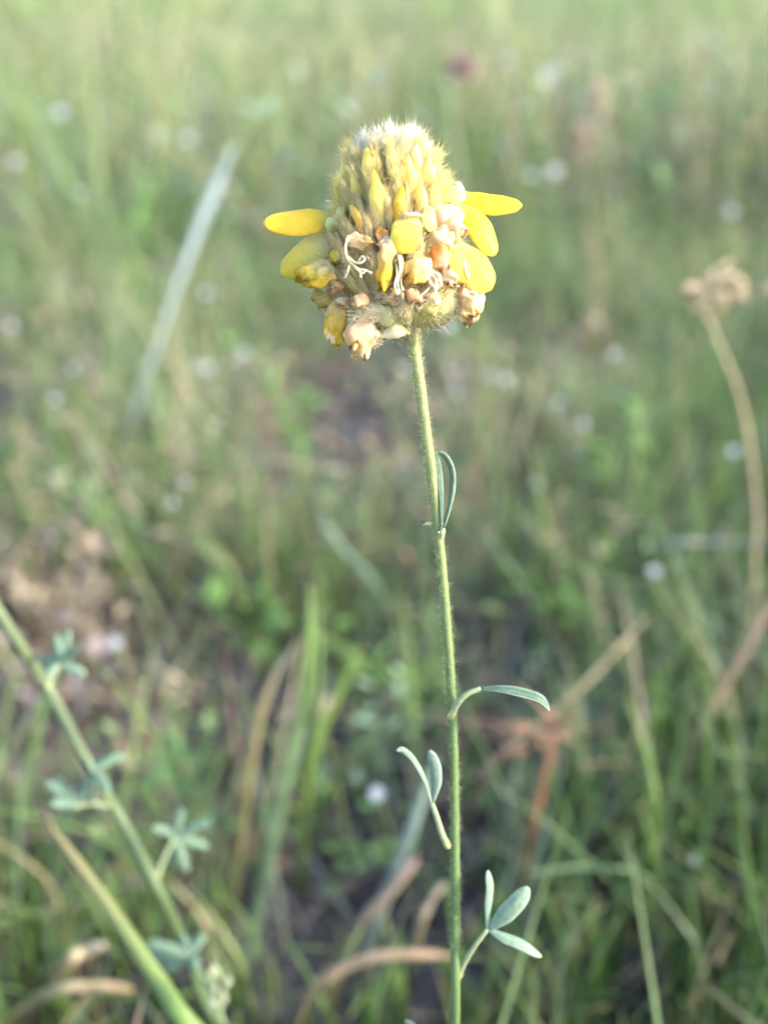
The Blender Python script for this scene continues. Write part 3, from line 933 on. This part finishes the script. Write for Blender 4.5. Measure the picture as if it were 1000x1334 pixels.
dry_leaf('pinkish tan dry leaf curled between green blades by the long tan straw', 812, 1015, 20, 70, .9, (.52, .40, .34))
dry_leaf('whitish curled dry leaf upright beside the tan seed stalk', 795, 632, 22, 52, 2.0, (.58, .50, .44), .02)
dry_leaf('mauve pink narrow dry leaf near the curved dry stalk', 897, 640, 18, 60, 1.0, (.44, .30, .28), .02)
dry_leaf('pale tan dry leaf hanging behind the yellow petals', 740, 295, 28, 52, 2.3, (.55, .40, .34), .03)
dry_leaf('small cream dry leaf under the whitish curled one', 785, 688, 16, 36, 1.3, (.50, .43, .26), .02)
dry_leaf('greyish pink dry leaf lying in the dark hollow by the leaning stem', 215, 1030, 26, 40, 1.9, (.42, .33, .29))
dry_leaf('tan dry leaf curled beside the withered tan plant', 72, 800, 20, 30, 1.2, (.50, .34, .2))
dry_leaf('pale tan leaf flake above the dark soil patch', 305, 838, 18, 26, 1.6, (.46, .32, .24))
dry_leaf('small orange tan leaf flake below the reddish leaning straw', 905, 1050, 14, 26, .6, (.52, .34, .2))
dry_leaf('tan leaf flake tucked behind the trifoliate leaf stalk', 612, 1205, 26, 34, 1.2, (.44, .31, .24), .006)


# ---- purple-brown thistle-like head far behind
def far_head(label, px, py, d, rad, col, name='dry_flower_head', cat='flower', squash=1.0):
    top = P(px, py, d)
    o0 = Vector((top.x + .02, top.y + .03, 0))
    o0.z = float(gh(o0.x, o0.y))
    t = thing(name, label, cat, o0)
    part('stem', loft(bez([o0 - Vector((0, 0, .005)), o0.lerp(top, .5) + Vector((.004, 0, 0)), top], 12), lambda u: 2.2 * MM, lambda u: 2.2 * MM, CAMV, 6, 0, lambda u, a, b: (.16, .18, .07)), M_STEM, t, o0)
    pcs = []
    for i in range(90):
        z = random.uniform(-.7, 1)
        a = random.uniform(0, 6.283)
        rr = math.sqrt(max(0, 1 - z * z))
        o = Vector((math.cos(a) * rr, math.sin(a) * rr, z * squash))
        q, e = top + o * rad * .35, top + o * rad * random.uniform(.85, 1.1)
        pcs.append(loft(bez([q, e], 4), lambda u: rad * .3 * (1.1 - u * .8), lambda u: rad * .2 * (1.1 - u), CAMV, 5, 0, lambda u, a_, b_: lerp3(tuple(x * .8 for x in col), col, u)))
    part('flower_head', merge(pcs), M_DRY, t, o0)


far_head('round mauve brown dry flower head on a thin stem above the grass', 602, 90, .72, .012, (.36, .25, .23))
far_head('rusty upright dry seed spike in pale grass', 778, 135, .78, .008, (.48, .40, .29), 'dry_seed_spike', 'seed spike', 2.6)
far_head('darker red brown seed spike below the rusty upright one', 757, 190, .75, .008, (.44, .34, .25), 'dry_seed_spike', 'seed spike', 2.2)

# ---- tiny white flowers, every one on its own thread of a stem
wf_pet = []
for i in range(6):
    a = i * math.pi / 3
    dd = Vector((math.cos(a), math.sin(a), .25))
    wf_pet.append(loft(bez([dd * .4 * MM, dd * 1.6 * MM + Vector((0, 0, .4 * MM)), dd * 3.0 * MM], 6), lambda u: 2.4 * MM * (.4 + .6 * math.sin(math.pi * min(1, .2 + u * .75))), lambda u: .35 * MM, Vector((0, 0, 1)), 6, .1,
                       lambda u, c_, s_: (.60, .64, .72)))
WF_PETAL = [make_mesh('petal', q[0], q[1], q[2], M_PETAL) for q in wf_pet]
q = loft([Vector((0, 0, -.4 * MM)), Vector((0, 0, .5 * MM)), Vector((0, 0, 1.2 * MM))], lambda u: 1.8 * MM * (1 - .5 * u), lambda u: 1.8 * MM * (1 - .5 * u), Vector((0, 1, 0)), 8, 0, lambda u, a, b: (.72, .72, .5))
WF_EYE = make_mesh('flower_centre', *q, M_PETAL)
WSP = [(490, 1015, .05, 1.0), (150, 830, .05, .9), (760, 553, .08, 1.0), (800, 457, .1, .9), (853, 730, .07, 1.0), (658, 500, .09, .9), (727, 530, .08, .8), (14, 420, .1, 1.1), (270, 472, .08, 1.1),
       (96, 478, .08, 1.0), (268, 382, .09, 1.0), (210, 175, .14, 1.1), (245, 182, .14, 1.1), (225, 656, .06, 1.0), (700, 625, .06, .9), (594, 521, .08, .7), (583, 420, .1, 1.3), (525, 490, .09, 1.0),
       (692, 224, .14, 1.3), (722, 222, .14, 1.3), (755, 592, .06, .8), (955, 585, .08, .9), (80, 148, .16, 1.4), (640, 495, .09, .8), (318, 457, .08, .8), (240, 632, .06, .7), (105, 245, .12, 1.0), (20, 205, .14, 1.3),
       (952, 270, .12, 1.2), (70, 515, .08, .7), (905, 1120, .04, .8)]
WLAB = {(490, 1015): 'tiny white wildflower next to the paired small leaf of the stem',
        (150, 830): 'tiny white wildflower above the leaning leafy stem, by dark soil',
        (853, 730): 'tiny white wildflower under the level pale grass blade',
        (225, 656): 'tiny white wildflower beside the kinked tan straw',
        (583, 420): 'tiny white wildflower right under the yellow flower head',
        (955, 585): 'tiny white wildflower touching the tall curved dry stalk'}
for i, (px, py, up, sc) in enumerate(WSP):
    g0 = G(px, py)
    d = (g0 - CAM).dot(FW)
    k = CAM + (g0 - CAM) * (1 - up / CAM_Z)          # up metres above the ground on that line of sight
    o0 = Vector((k.x + random.uniform(-.01, .01), k.y + .004, 0))
    o0.z = float(gh(o0.x, o0.y))
    t = thing('white_flower', WLAB.get((px, py), 'tiny white wildflower on a thread stem scattered in the meadow'), 'flower', o0, 'tiny white flowers scattered through the meadow')
    part('stem', loft(bez([o0 - Vector((0, 0, .004)), o0.lerp(k, .5) + Vector((.002, 0, 0)), k], 8), lambda u: 1.0 * MM, lambda u: 1.0 * MM, CAMV, 5, 0, lambda u, a, b: (.14, .2, .07)), M_STEM, t, o0)
    sz = sc * random.uniform(.5, .85) * (1.0 + 0.4 * max(0, d - .3))
    rot = Matrix.Translation(k - o0) @ Matrix.Rotation(R(random.uniform(20, 50)), 4, 'X') @ Matrix.Rotation(random.uniform(0, 6), 4, 'Z') @ Matrix.Scale(sz, 4)
    for me in WF_PETAL:
        ob = link('petal', me, t)
        ob.matrix_basis = rot
    ob = link('flower_centre', WF_EYE, t)
    ob.matrix_basis = rot

# ---- small leafy or withered plants that can be told apart
def small_plant(name, label, cat, px, py, d_up, hgt, spread, nleaf, lsize, cols, mat, lw=.4):
    g0 = G(px, py)
    k = CAM + (g0 - CAM) * (1 - d_up / CAM_Z)        # where its crown is seen, d_up above the ground
    o0 = Vector((k.x, k.y, float(gh(k.x, k.y))))
    t = thing(name, label, cat, o0)
    up = Vector((0, 0, 1))
    pcs, tips = [], []
    for i in range(4):
        e = o0 + up * hgt * random.uniform(.75, 1.1) + Vector((random.gauss(0, spread), random.gauss(0, spread), 0))
        pts = bez([o0 - up * .004, o0.lerp(e, .5) + up * .005, e], 8)
        tips.append(pts)
        pcs.append(loft(pts, lambda u: 1.5 * MM * (1.2 - .7 * u), lambda u: 1.5 * MM * (1.2 - .7 * u), CAMV, 5, 0, lambda u, a, b: tuple(x * .9 for x in cols[0])))
    part('stem', merge(pcs), mat, t, o0)
    for i in range(nleaf):
        pts = tips[i % 4]
        b = pts[random.randint(3, 7)]
        a = random.uniform(0, 6.283)
        L = lsize * random.uniform(.6, 1.2)
        e = b + Vector((math.cos(a), math.sin(a), random.uniform(-.1, .9))) * L
        c0 = random.choice(cols)
        part('leaf', loft(bez([b, b.lerp(e, .5) + up * L * .15, e], 7), lambda u: L * lw * max(.12, math.sin(math.pi * min(.96, .08 + u * .92)) ** .7), lambda u: L * .03, up, 6, .25, lambda u, a_, b_: c0), mat, t, o0)


DRYC = [(.46, .36, .25), (.40, .29, .20), (.52, .43, .31), (.34, .26, .2)]
GRNC = [(.16, .30, .07), (.19, .34, .08), (.14, .26, .07)]
for (lab, px, py, u_, h_, n_) in [('withered tan plant above the leaning leafy stem', 50, 690, .06, .06, 16), ('withered orange brown plant beside the feathery leaf', 92, 745, .05, .05, 14),
                                  ('tan withered plant left of the pale blade foot', 60, 600, .07, .07, 14), ('small rusty withered plant near the pale blade', 112, 508, .06, .06, 12),
                                  ('reddish brown withered plant below the hanging withered florets', 350, 470, .06, .06, 12), ('pale tan withered plant behind the stem leaf', 735, 700, .06, .07, 12),
                                  ('brown withered plant behind the arched leaf', 700, 930, .035, .035, 14), ('grey tan withered plant among dark soil', 300, 845, .03, .03, 8),
                                  ('brown withered plant between the pale blade and the straw', 225, 560, .05, .05, 12), ('rusty withered plant near the mauve dry leaf', 870, 660, .04, .05, 10),
                                  ('faint tan withered plant in the tall grass behind', 800, 300, .10, .10, 12), ('pinkish withered plant behind the yellow petals', 735, 395, .07, .07, 12)]:
    small_plant('withered_plant', lab, 'dry plant', px, py, u_, h_, .020, n_, .010, DRYC, M_DRY)
for (lab, px, py, u_, h_, n_, ls) in [('bright green leafy herb left of the stem', 345, 740, .05, .05, 30, .012), ('broad bright green leafy herb by the white flowers', 835, 580, .06, .07, 44, .015),
                                      ('dark green round leaved herb near the forked straw', 745, 750, .04, .04, 26, .012), ('dull green round leaved herb behind the stem', 560, 865, .03, .03, 26, .012),
                                      ('green leafy herb in front of the bluish blade', 175, 260, .12, .13, 34, .018), ('leafy green herb under the left petals', 390, 500, .07, .07, 32, .013),
                                      ('low green leafy herb beside the brown withered plants', 150, 640, .05, .05, 30, .012)]:
    small_plant('leafy_herb', lab, 'herb', px, py, u_, h_, .014, n_, ls, GRNC, M_GRASS, .45)

# ---- tufts of upright green blades, each blade a part
BL = []
for k in range(8):
    b1, b2 = random.uniform(.1, .35), random.uniform(.3, .9)
    gc = [(.13, .24, .055), (.16, .28, .07), (.19, .29, .09), (.14, .21, .10), (.22, .29, .10), (.12, .21, .05), (.17, .26, .07), (.34, .30, .16)][k]
    q = loft(bez([Vector((0, 0, -.05)), Vector((b1 * .15, 0, .35)), Vector((b1 * .5, 0, .7)), Vector((b2 * .7, 0, 1.0 - b2 * .12))], 10), lambda u: .044 * (1 - .75 * u ** 2) + .002, lambda u: .012 * (1 - .7 * u),
             Vector((1, 0, .2)), 6, .2, lambda u, a, b: lerp3(tuple(x * .9 for x in gc), (gc[0] * 1.15, gc[1] * 1.08, gc[2]), u))
    BL.append(make_mesh('blade', *q, M_GRASS))
for (px, py, nb, hh) in [(880, 1170, 20, .075), (945, 1250, 20, .07), (830, 1320, 18, .06), (985, 1400, 20, .07), (760, 1270, 16, .06), (700, 1360, 16, .055), (60, 1300, 20, .06), (140, 1370, 18, .055),
                         (20, 1400, 20, .06), (640, 1400, 14, .055), (480, 1400, 14, .05), (905, 1040, 18, .08), (835, 1010, 16, .08), (400, 840, 18, .09), (455, 800, 16, .09), (325, 800, 16, .09),
                         (735, 830, 16, .085), (650, 800, 16, .09), (970, 1120, 18, .08), (30, 1180, 14, .055), (560, 1350, 12, .05), (170, 1200, 14, .05), (250, 1330, 14, .05), (370, 1380, 14, .05), (800, 1140, 18, .07), (920, 1330, 22, .07), (990, 1010, 18, .08), (740, 1130, 14, .06), (880, 620, 18, .10), (120, 640, 18, .11)]:
    g0 = G(px, py)
    t = thing('grass_tuft', 'small tuft of upright green grass blades growing from the ground', 'grass tuft', g0, 'grass tufts in the meadow')
    for k in range(nb):
        ob = link('blade', BL[random.randrange(8)], t)
        h_ = hh * random.uniform(.55, 1.15)
        ox, oy = random.gauss(0, .011), random.gauss(0, .011)
        dz = float(gh(g0.x + ox, g0.y + oy)) - g0.z
        wsc = random.uniform(.022, .055)
        ob.matrix_basis = Matrix.Translation((ox, oy, dz)) @ Matrix.Rotation(random.uniform(0, 6.283), 4, 'Z') @ Matrix.Rotation(random.gauss(0, .12), 4, 'X') @ Matrix.Diagonal((h_ * .8, wsc, h_, 1))

# ================================================================== the meadow itself (nobody could count it)
BARE = [(G(250, 930), .07, .07), (G(310, 890), .05, .06), (G(430, 1210), .05, .05), (G(690, 1100), .025, .03), (G(640, 870), .05, .05), (G(420, 640), .06, .1), (G(870, 1010), .02, .03), (G(930, 1190), .02, .02),
        (G(430, 560), .09, .14), (G(740, 500), .06, .1), (G(20, 560), .08, .12), (G(150, 1010), .05, .04), (G(60, 860), .07, .05)]


def bareness(x, y):
    b = np.zeros_like(x)
    for c, a, bb in BARE:
        b = np.maximum(b, np.exp(-(((x - c.x) / a) ** 2 + ((y - c.y) / bb) ** 2) * .8))
    return b


def field(n, y0, y1, halfw, power=1.0):
    y = y0 + (y1 - y0) * rng.random(n) ** power
    w = halfw(y)
    x = (rng.random(n) * 2 - 1) * w
    return x, y


def patchy(x, y, f, s):
    return (np.sin(x * f + s) * np.cos(y * f * .8 - s * 1.7) + np.sin(x * f * 2.3 - y * f * 1.9 + s * 3) * .6 + np.sin((x + y) * f * .47 + s * 5) * .8) / 2.4


def ribbons(x, y, h, w, lean, la, face, curve, cols, seg=5, tipcol=None):
    """Curved tapering blades as folded ribbons (three vertices across)."""
    n = len(x)
    z0 = gh(x, y) - .003
    lx, ly = np.cos(la) * lean, np.sin(la) * lean
    fx, fy = np.cos(face), np.sin(face)
    V = np.zeros((n, seg + 1, 3, 3))
    C = np.zeros((n, seg + 1, 3, 3))
    for j in range(seg + 1):
        u = j / seg
        o = u + curve * u * u
        cx, cy = x + lx * h * o, y + ly * h * o
        cz = z0 + h * (u - .28 * np.clip(lean * curve, 0, 2) * u * u)
        ww = w * (1 - u ** 2.2) * .5 + w * .02
        for k, s in enumerate((-1, 0, 1)):
            V[:, j, k, 0] = cx + fx * ww * s + (fy * ww * .35 if s else 0)
            V[:, j, k, 1] = cy + fy * ww * s - (fx * ww * .35 if s else 0)
            V[:, j, k, 2] = cz
        cj = cols if tipcol is None else cols + (tipcol - cols) * max(0, (u - .5) * 2)
        C[:, j] = cj[:, None, :]
    f = []
    for j in range(seg):
        for k in (0, 1):
            a = j * 3 + k
            f.append((a, a + 1, a + 4, a + 3))
    F = (np.array(f)[None] + (np.arange(n) * (seg + 1) * 3)[:, None, None]).reshape(-1, 4)
    return V.reshape(-1, 3), F, C.reshape(-1, 3)


def palette(n, cols, probs, jit=.18, xy=None, pf=5.0):
    """Colours drift from patch to patch rather than blade by blade."""
    cols = np.array(cols)
    pr = np.tile(np.array(probs, dtype=float), (n, 1))
    if xy is not None:
        for k in range(len(cols)):
            pr[:, k] *= np.exp(2.2 * patchy(xy[0] + k * 3.1, xy[1] - k * 1.7, pf, 1.0 + k * 2.3))
    pr /= pr.sum(1, keepdims=True)
    idx = (rng.random((n, 1)) > np.cumsum(pr, 1)).sum(1).clip(0, len(cols) - 1)
    c = cols[idx] * (1 + rng.normal(0, jit, (n, 1))) * (1 + rng.normal(0, .06, (n, 3)))
    return np.clip(c, .01, .8)


LUSH = [(G(900, 1130), .05, .07), (G(920, 1290), .06, .05), (G(790, 1250), .04, .05), (G(90, 1260), .07, .05), (G(680, 700), .1, .1), (G(840, 560), .12, .12), (G(130, 600), .14, .12), (G(330, 730), .06, .06), (G(820, 950), .08, .06), (G(560, 780), .08, .06)]


def lushness(x, y):
    b = np.zeros_like(x)
    for c, a, bb in LUSH:
        b = np.maximum(b, np.exp(-(((x - c.x) / a) ** 2 + ((y - c.y) / bb) ** 2) * .8))
    return b


def clear_view(x, y, h):
    """Nothing grows up between the lens and the flower."""
    lim = np.where(y < .21, CAM_Z - .035 - np.clip(y, 0, 1) * 1.22, 9.0)
    near = (y < .21) & (np.abs(x) < .12 + y * .5)
    return np.where(near, np.minimum(h, np.clip(lim, .01, 9)), h)


def grass(name, n, y0, y1, halfw, power, hr, wr, cols, probs, leanr=(.05, .6), use_bare=1.0, pf=9.0, ps=1.0, cut=-.35, seg=5, tip=None):
    x, y = field(n, y0, y1, halfw, power)
    keep = (patchy(x, y, pf, ps) + 1.2 * lushness(x, y) > cut + rng.normal(0, .22, n)) & (rng.random(n) > 1.12 * bareness(x, y) * use_bare)
    x, y = x[keep], y[keep]
    m = len(x)
    h = rng.uniform(hr[0], hr[1], m) * (1 + .25 * patchy(x, y, pf * .6, ps + 2))
    h = clear_view(x, y, h)
    w = rng.uniform(wr[0], wr[1], m)
    v, f, c = ribbons(x, y, h, w, rng.uniform(leanr[0], leanr[1], m), rng.uniform(0, 6.283, m), rng.uniform(0, 6.283, m), rng.uniform(0, 1.0, m), palette(m, cols, probs, .18, (x, y), pf * .7), seg,
                      None if tip is None else np.array(tip))
    o = link(name, make_mesh(name, v, f, c, M_GRASS))
    tag(o, kind='stuff')
    return o


G_FR, G_DK, G_BL, G_YL = (.17, .26, .085), (.13, .19, .075), (.20, .27, .17), (.29, .35, .12)
G_ST, G_BR, G_GY = (.46, .38, .25), (.28, .19, .12), (.34, .33, .29)
near_w = lambda y: .28 + .62 * np.clip(y, 0, 99)
o = grass('meadow_grass', 28000, -.10, 1.3, near_w, .9, (.03, .115), (.0008, .0024), [G_FR, G_DK, G_BL, G_YL, G_ST], [5, 3, 2, 1.6, 1.6], pf=16, cut=-.25)
tag(o, 'fine mixed green grass covering the near ground', 'grass')
o = grass('dry_thatch', 7500, -.05, 1.4, near_w, .8, (.015, .05), (.0008, .0022), [G_ST, G_BR, G_GY, (.32, .22, .15)], [3, 3, 2, 3], (.7, 2.4), .3, 11, 4.0, -.3)
tag(o, 'fallen brown and grey straw thatch on the soil', 'thatch')
o = grass('middle_grass', 20000, 1.1, 4.2, near_w, .85, (.08, .26), (.002, .005), [G_FR, G_DK, G_BL, G_YL, G_ST, G_GY, G_BR], [5, 3, 3, 5, 3.0, 1.5, 2], (.05, .6), 0, 4.5, 2.0, -.45)
tag(o, 'taller pale green grass of the meadow behind', 'grass')
o = grass('far_grass', 16000, 4.0, 16, near_w, .8, (.25, .48), (.005, .013), [G_FR, G_DK, G_BL, G_YL, G_ST, G_GY], [5, 3, 4, 7, 3, 1], (.05, .45), 0, 1.2, 3.0, -.7, 4)
tag(o, 'pale green tall grass in the distance', 'grass')


# tall grass added outside the picture on the sunny side to shade the near ground
n_ = 7000
y_ = rng.uniform(-.1, 1.0, n_)
x_ = .30 + .50 * np.clip(y_, 0, 9) + rng.random(n_) * .55
v, f, c = ribbons(x_, y_, rng.uniform(.12, .30, n_), rng.uniform(.002, .006, n_), rng.uniform(0, .4, n_), rng.uniform(0, 6.283, n_), rng.uniform(0, 6.283, n_), rng.uniform(0, 1, n_), palette(n_, [G_FR, G_DK, G_YL, G_ST], [3, 2, 2, 1]))
tag(link('added_shade_grass', make_mesh('added_shade_grass', v, f, c, M_GRASS)), 'unseen stand of taller grass added to shade the near ground', 'grass', kind='stuff')


# leafy low herbs: small oval leaves in clumps
def herbs(name, n_clump, per, y0, y1, hw, size, spread, hmax, cols, probs, use_bare=.9, pf=7.0, ps=6.0, cut=-.1, label=None):
    x, y = field(n_clump, y0, y1, hw, .8)
    keep = (patchy(x, y, pf, ps) > cut + rng.normal(0, .2, n_clump)) & (rng.random(n_clump) > 1.12 * bareness(x, y) * use_bare) & ~((y < .24) & (np.abs(x) < .2))
    x, y = x[keep], y[keep]
    m = len(x)
    cc = palette(m, cols, probs, .2, (x, y), pf)
    n = m * per
    X = np.repeat(x, per) + rng.normal(0, spread, n)
    Y = np.repeat(y, per) + rng.normal(0, spread, n)
    Z = gh(X, Y) + rng.random(n) * np.repeat(hmax * rng.uniform(.4, 1, m), per)
    C0 = np.repeat(cc, per, axis=0) * (1 + rng.normal(0, .12, (n, 1)))
    a = rng.uniform(0, 6.283, n)
    tilt = rng.uniform(-.2, 1.0, n)
    L = size * rng.uniform(.6, 1.3, n)
    W = L * rng.uniform(.3, .55, n)
    d = np.stack([np.cos(a) * np.cos(tilt), np.sin(a) * np.cos(tilt), np.sin(tilt)], -1)
    s = np.stack([-np.sin(a), np.cos(a), np.zeros(n)], -1)
    nn = np.cross(d, s)
    b = np.stack([X, Y, Z], -1)
    L, W = L[:, None], W[:, None]
    V = np.stack([b, b + d * L * .35 + s * W * .5 + nn * W * .18, b + d * L * .75 + s * W * .4 + nn * W * .15, b + d * L - nn * L * .08, b + d * L * .75 - s * W * .4 + nn * W * .15, b + d * L * .35 - s * W * .5 + nn * W * .18,
                  b + d * L * .4], 1)
    f = np.array([(0, 1, 6), (1, 2, 6), (2, 3, 6), (3, 4, 6), (4, 5, 6), (5, 0, 6)])
    F = (f[None] + (np.arange(n) * 7)[:, None, None]).reshape(-1, 3)
    o = link(name, make_mesh(name, V.reshape(-1, 3), F, np.repeat(np.clip(C0, .01, .7), 7, axis=0), M_GRASS))
    tag(o, label, 'ground cover', kind='stuff')


herbs('low_herbs', 2600, 20, .20, 1.5, near_w, .0085, .013, .06, [(.15, .25, .08), (.13, .19, .085), (.20, .30, .10), (.24, .30, .21)], [4, 2, 2, 1.5], label='low leafy green herbs between the grass')
herbs('tall_herbs', 2000, 18, 1.0, 7, near_w, .028, .03, .22, [(.14, .22, .09), (.09, .13, .06), (.22, .28, .12), (.30, .36, .30), (.38, .31, .22), (.24, .18, .15)], [3, 3, 2, 4, 2, 2], label='leafy herbs of the meadow behind', pf=2.5)  # pale grey-green tone paints in sky reflected off the leaves
herbs('leaf_litter', 2600, 10, .05, 1.4, near_w, .010, .014, .010, [(.24, .15, .09), (.17, .12, .10), (.32, .24, .17), (.09, .07, .07), (.26, .23, .21)], [3, 3, 2, 3, 1.5], .1, 9, 2.0, -.8, 'brown leaf litter and crumbs on the soil')
herbs('dry_herbs', 900, 18, .35, 2.2, near_w, .010, .014, .07, [(.42, .30, .2), (.34, .24, .17), (.48, .38, .27), (.34, .29, .28)], [2, 2, 2, 2], 0, 6, 9.0, .2, 'withered brown herbs among the green')


# ---- shrubs at the far edge of the meadow
def shrub(label, x, y, h, rad, col):
    o0 = Vector((x, y, float(gh(x, y))))
    t = thing('shrub', label, 'shrub', o0, 'shrubs along the far edge of the meadow')
    pcs = []
    for i in range(7):
        a = i * 0.9
        e = o0 + Vector((math.cos(a) * rad * .55, math.sin(a) * rad * .55, h * random.uniform(.6, .85)))
        pcs.append(loft(bez([o0 + Vector((math.cos(a) * .05, math.sin(a) * .05, -.03)), o0.lerp(e, .5) + Vector((0, 0, .08 * h)), e], 6), lambda u: .05 * (1.1 - u), lambda u: .05 * (1.1 - u), CAMV, 6, 0, lambda u, a_, b_: (.13, .1, .07)))
    part('branches', merge(pcs), M_DRY, t, o0)
    n = 4200
    lob = rng.normal(0, .5, (26, 3)) * np.array([rad, rad, h * .42])
    lob[:, 2] = np.abs(lob[:, 2] + h * .45) % h
    idx = rng.integers(0, 26, n)
    ctr = lob[idx] + rng.normal(0, .16 * rad, (n, 3))
    ctr[:, 2] = np.clip(ctr[:, 2], .03, h * 1.1)
    a, b = rng.normal(0, 1, (n, 3)), rng.normal(0, 1, (n, 3))
    a /= np.linalg.norm(a, axis=1, keepdims=True)
    b = np.cross(a, b)
    b /= np.linalg.norm(b, axis=1, keepdims=True)
    L = rng.uniform(.035, .07, (n, 1))
    V = np.stack([ctr - a * L, ctr + b * L * .4, ctr + a * L, ctr - b * L * .4], 1)
    F = np.arange(n * 4).reshape(-1, 4)
    C = np.repeat(np.array(col)[None] * (1 + rng.normal(0, .2, (n, 1))), 4, axis=0)
    link('crown', make_mesh('crown', V.reshape(-1, 3), F, np.clip(C, .01, .5), M_GRASS), t)


shrub('dark blue green shrub at the far edge of the meadow', 4.6, 12.5, 1.9, 1.3, (.05, .09, .07))
shrub('pale grey green shrub next to the dark blue green one', 1.6, 15.0, 1.7, 1.5, (.10, .15, .10))
shrub('yellow green shrub far behind the pale grass blade', -3.2, 14.0, 1.6, 1.4, (.15, .19, .06))
shrub('mid green shrub far behind the flower head', -.8, 17.0, 2.1, 1.6, (.09, .15, .06))
shrub('tall grey green shrub beyond the dark one', 6.6, 16.5, 2.4, 1.7, (.10, .14, .11))
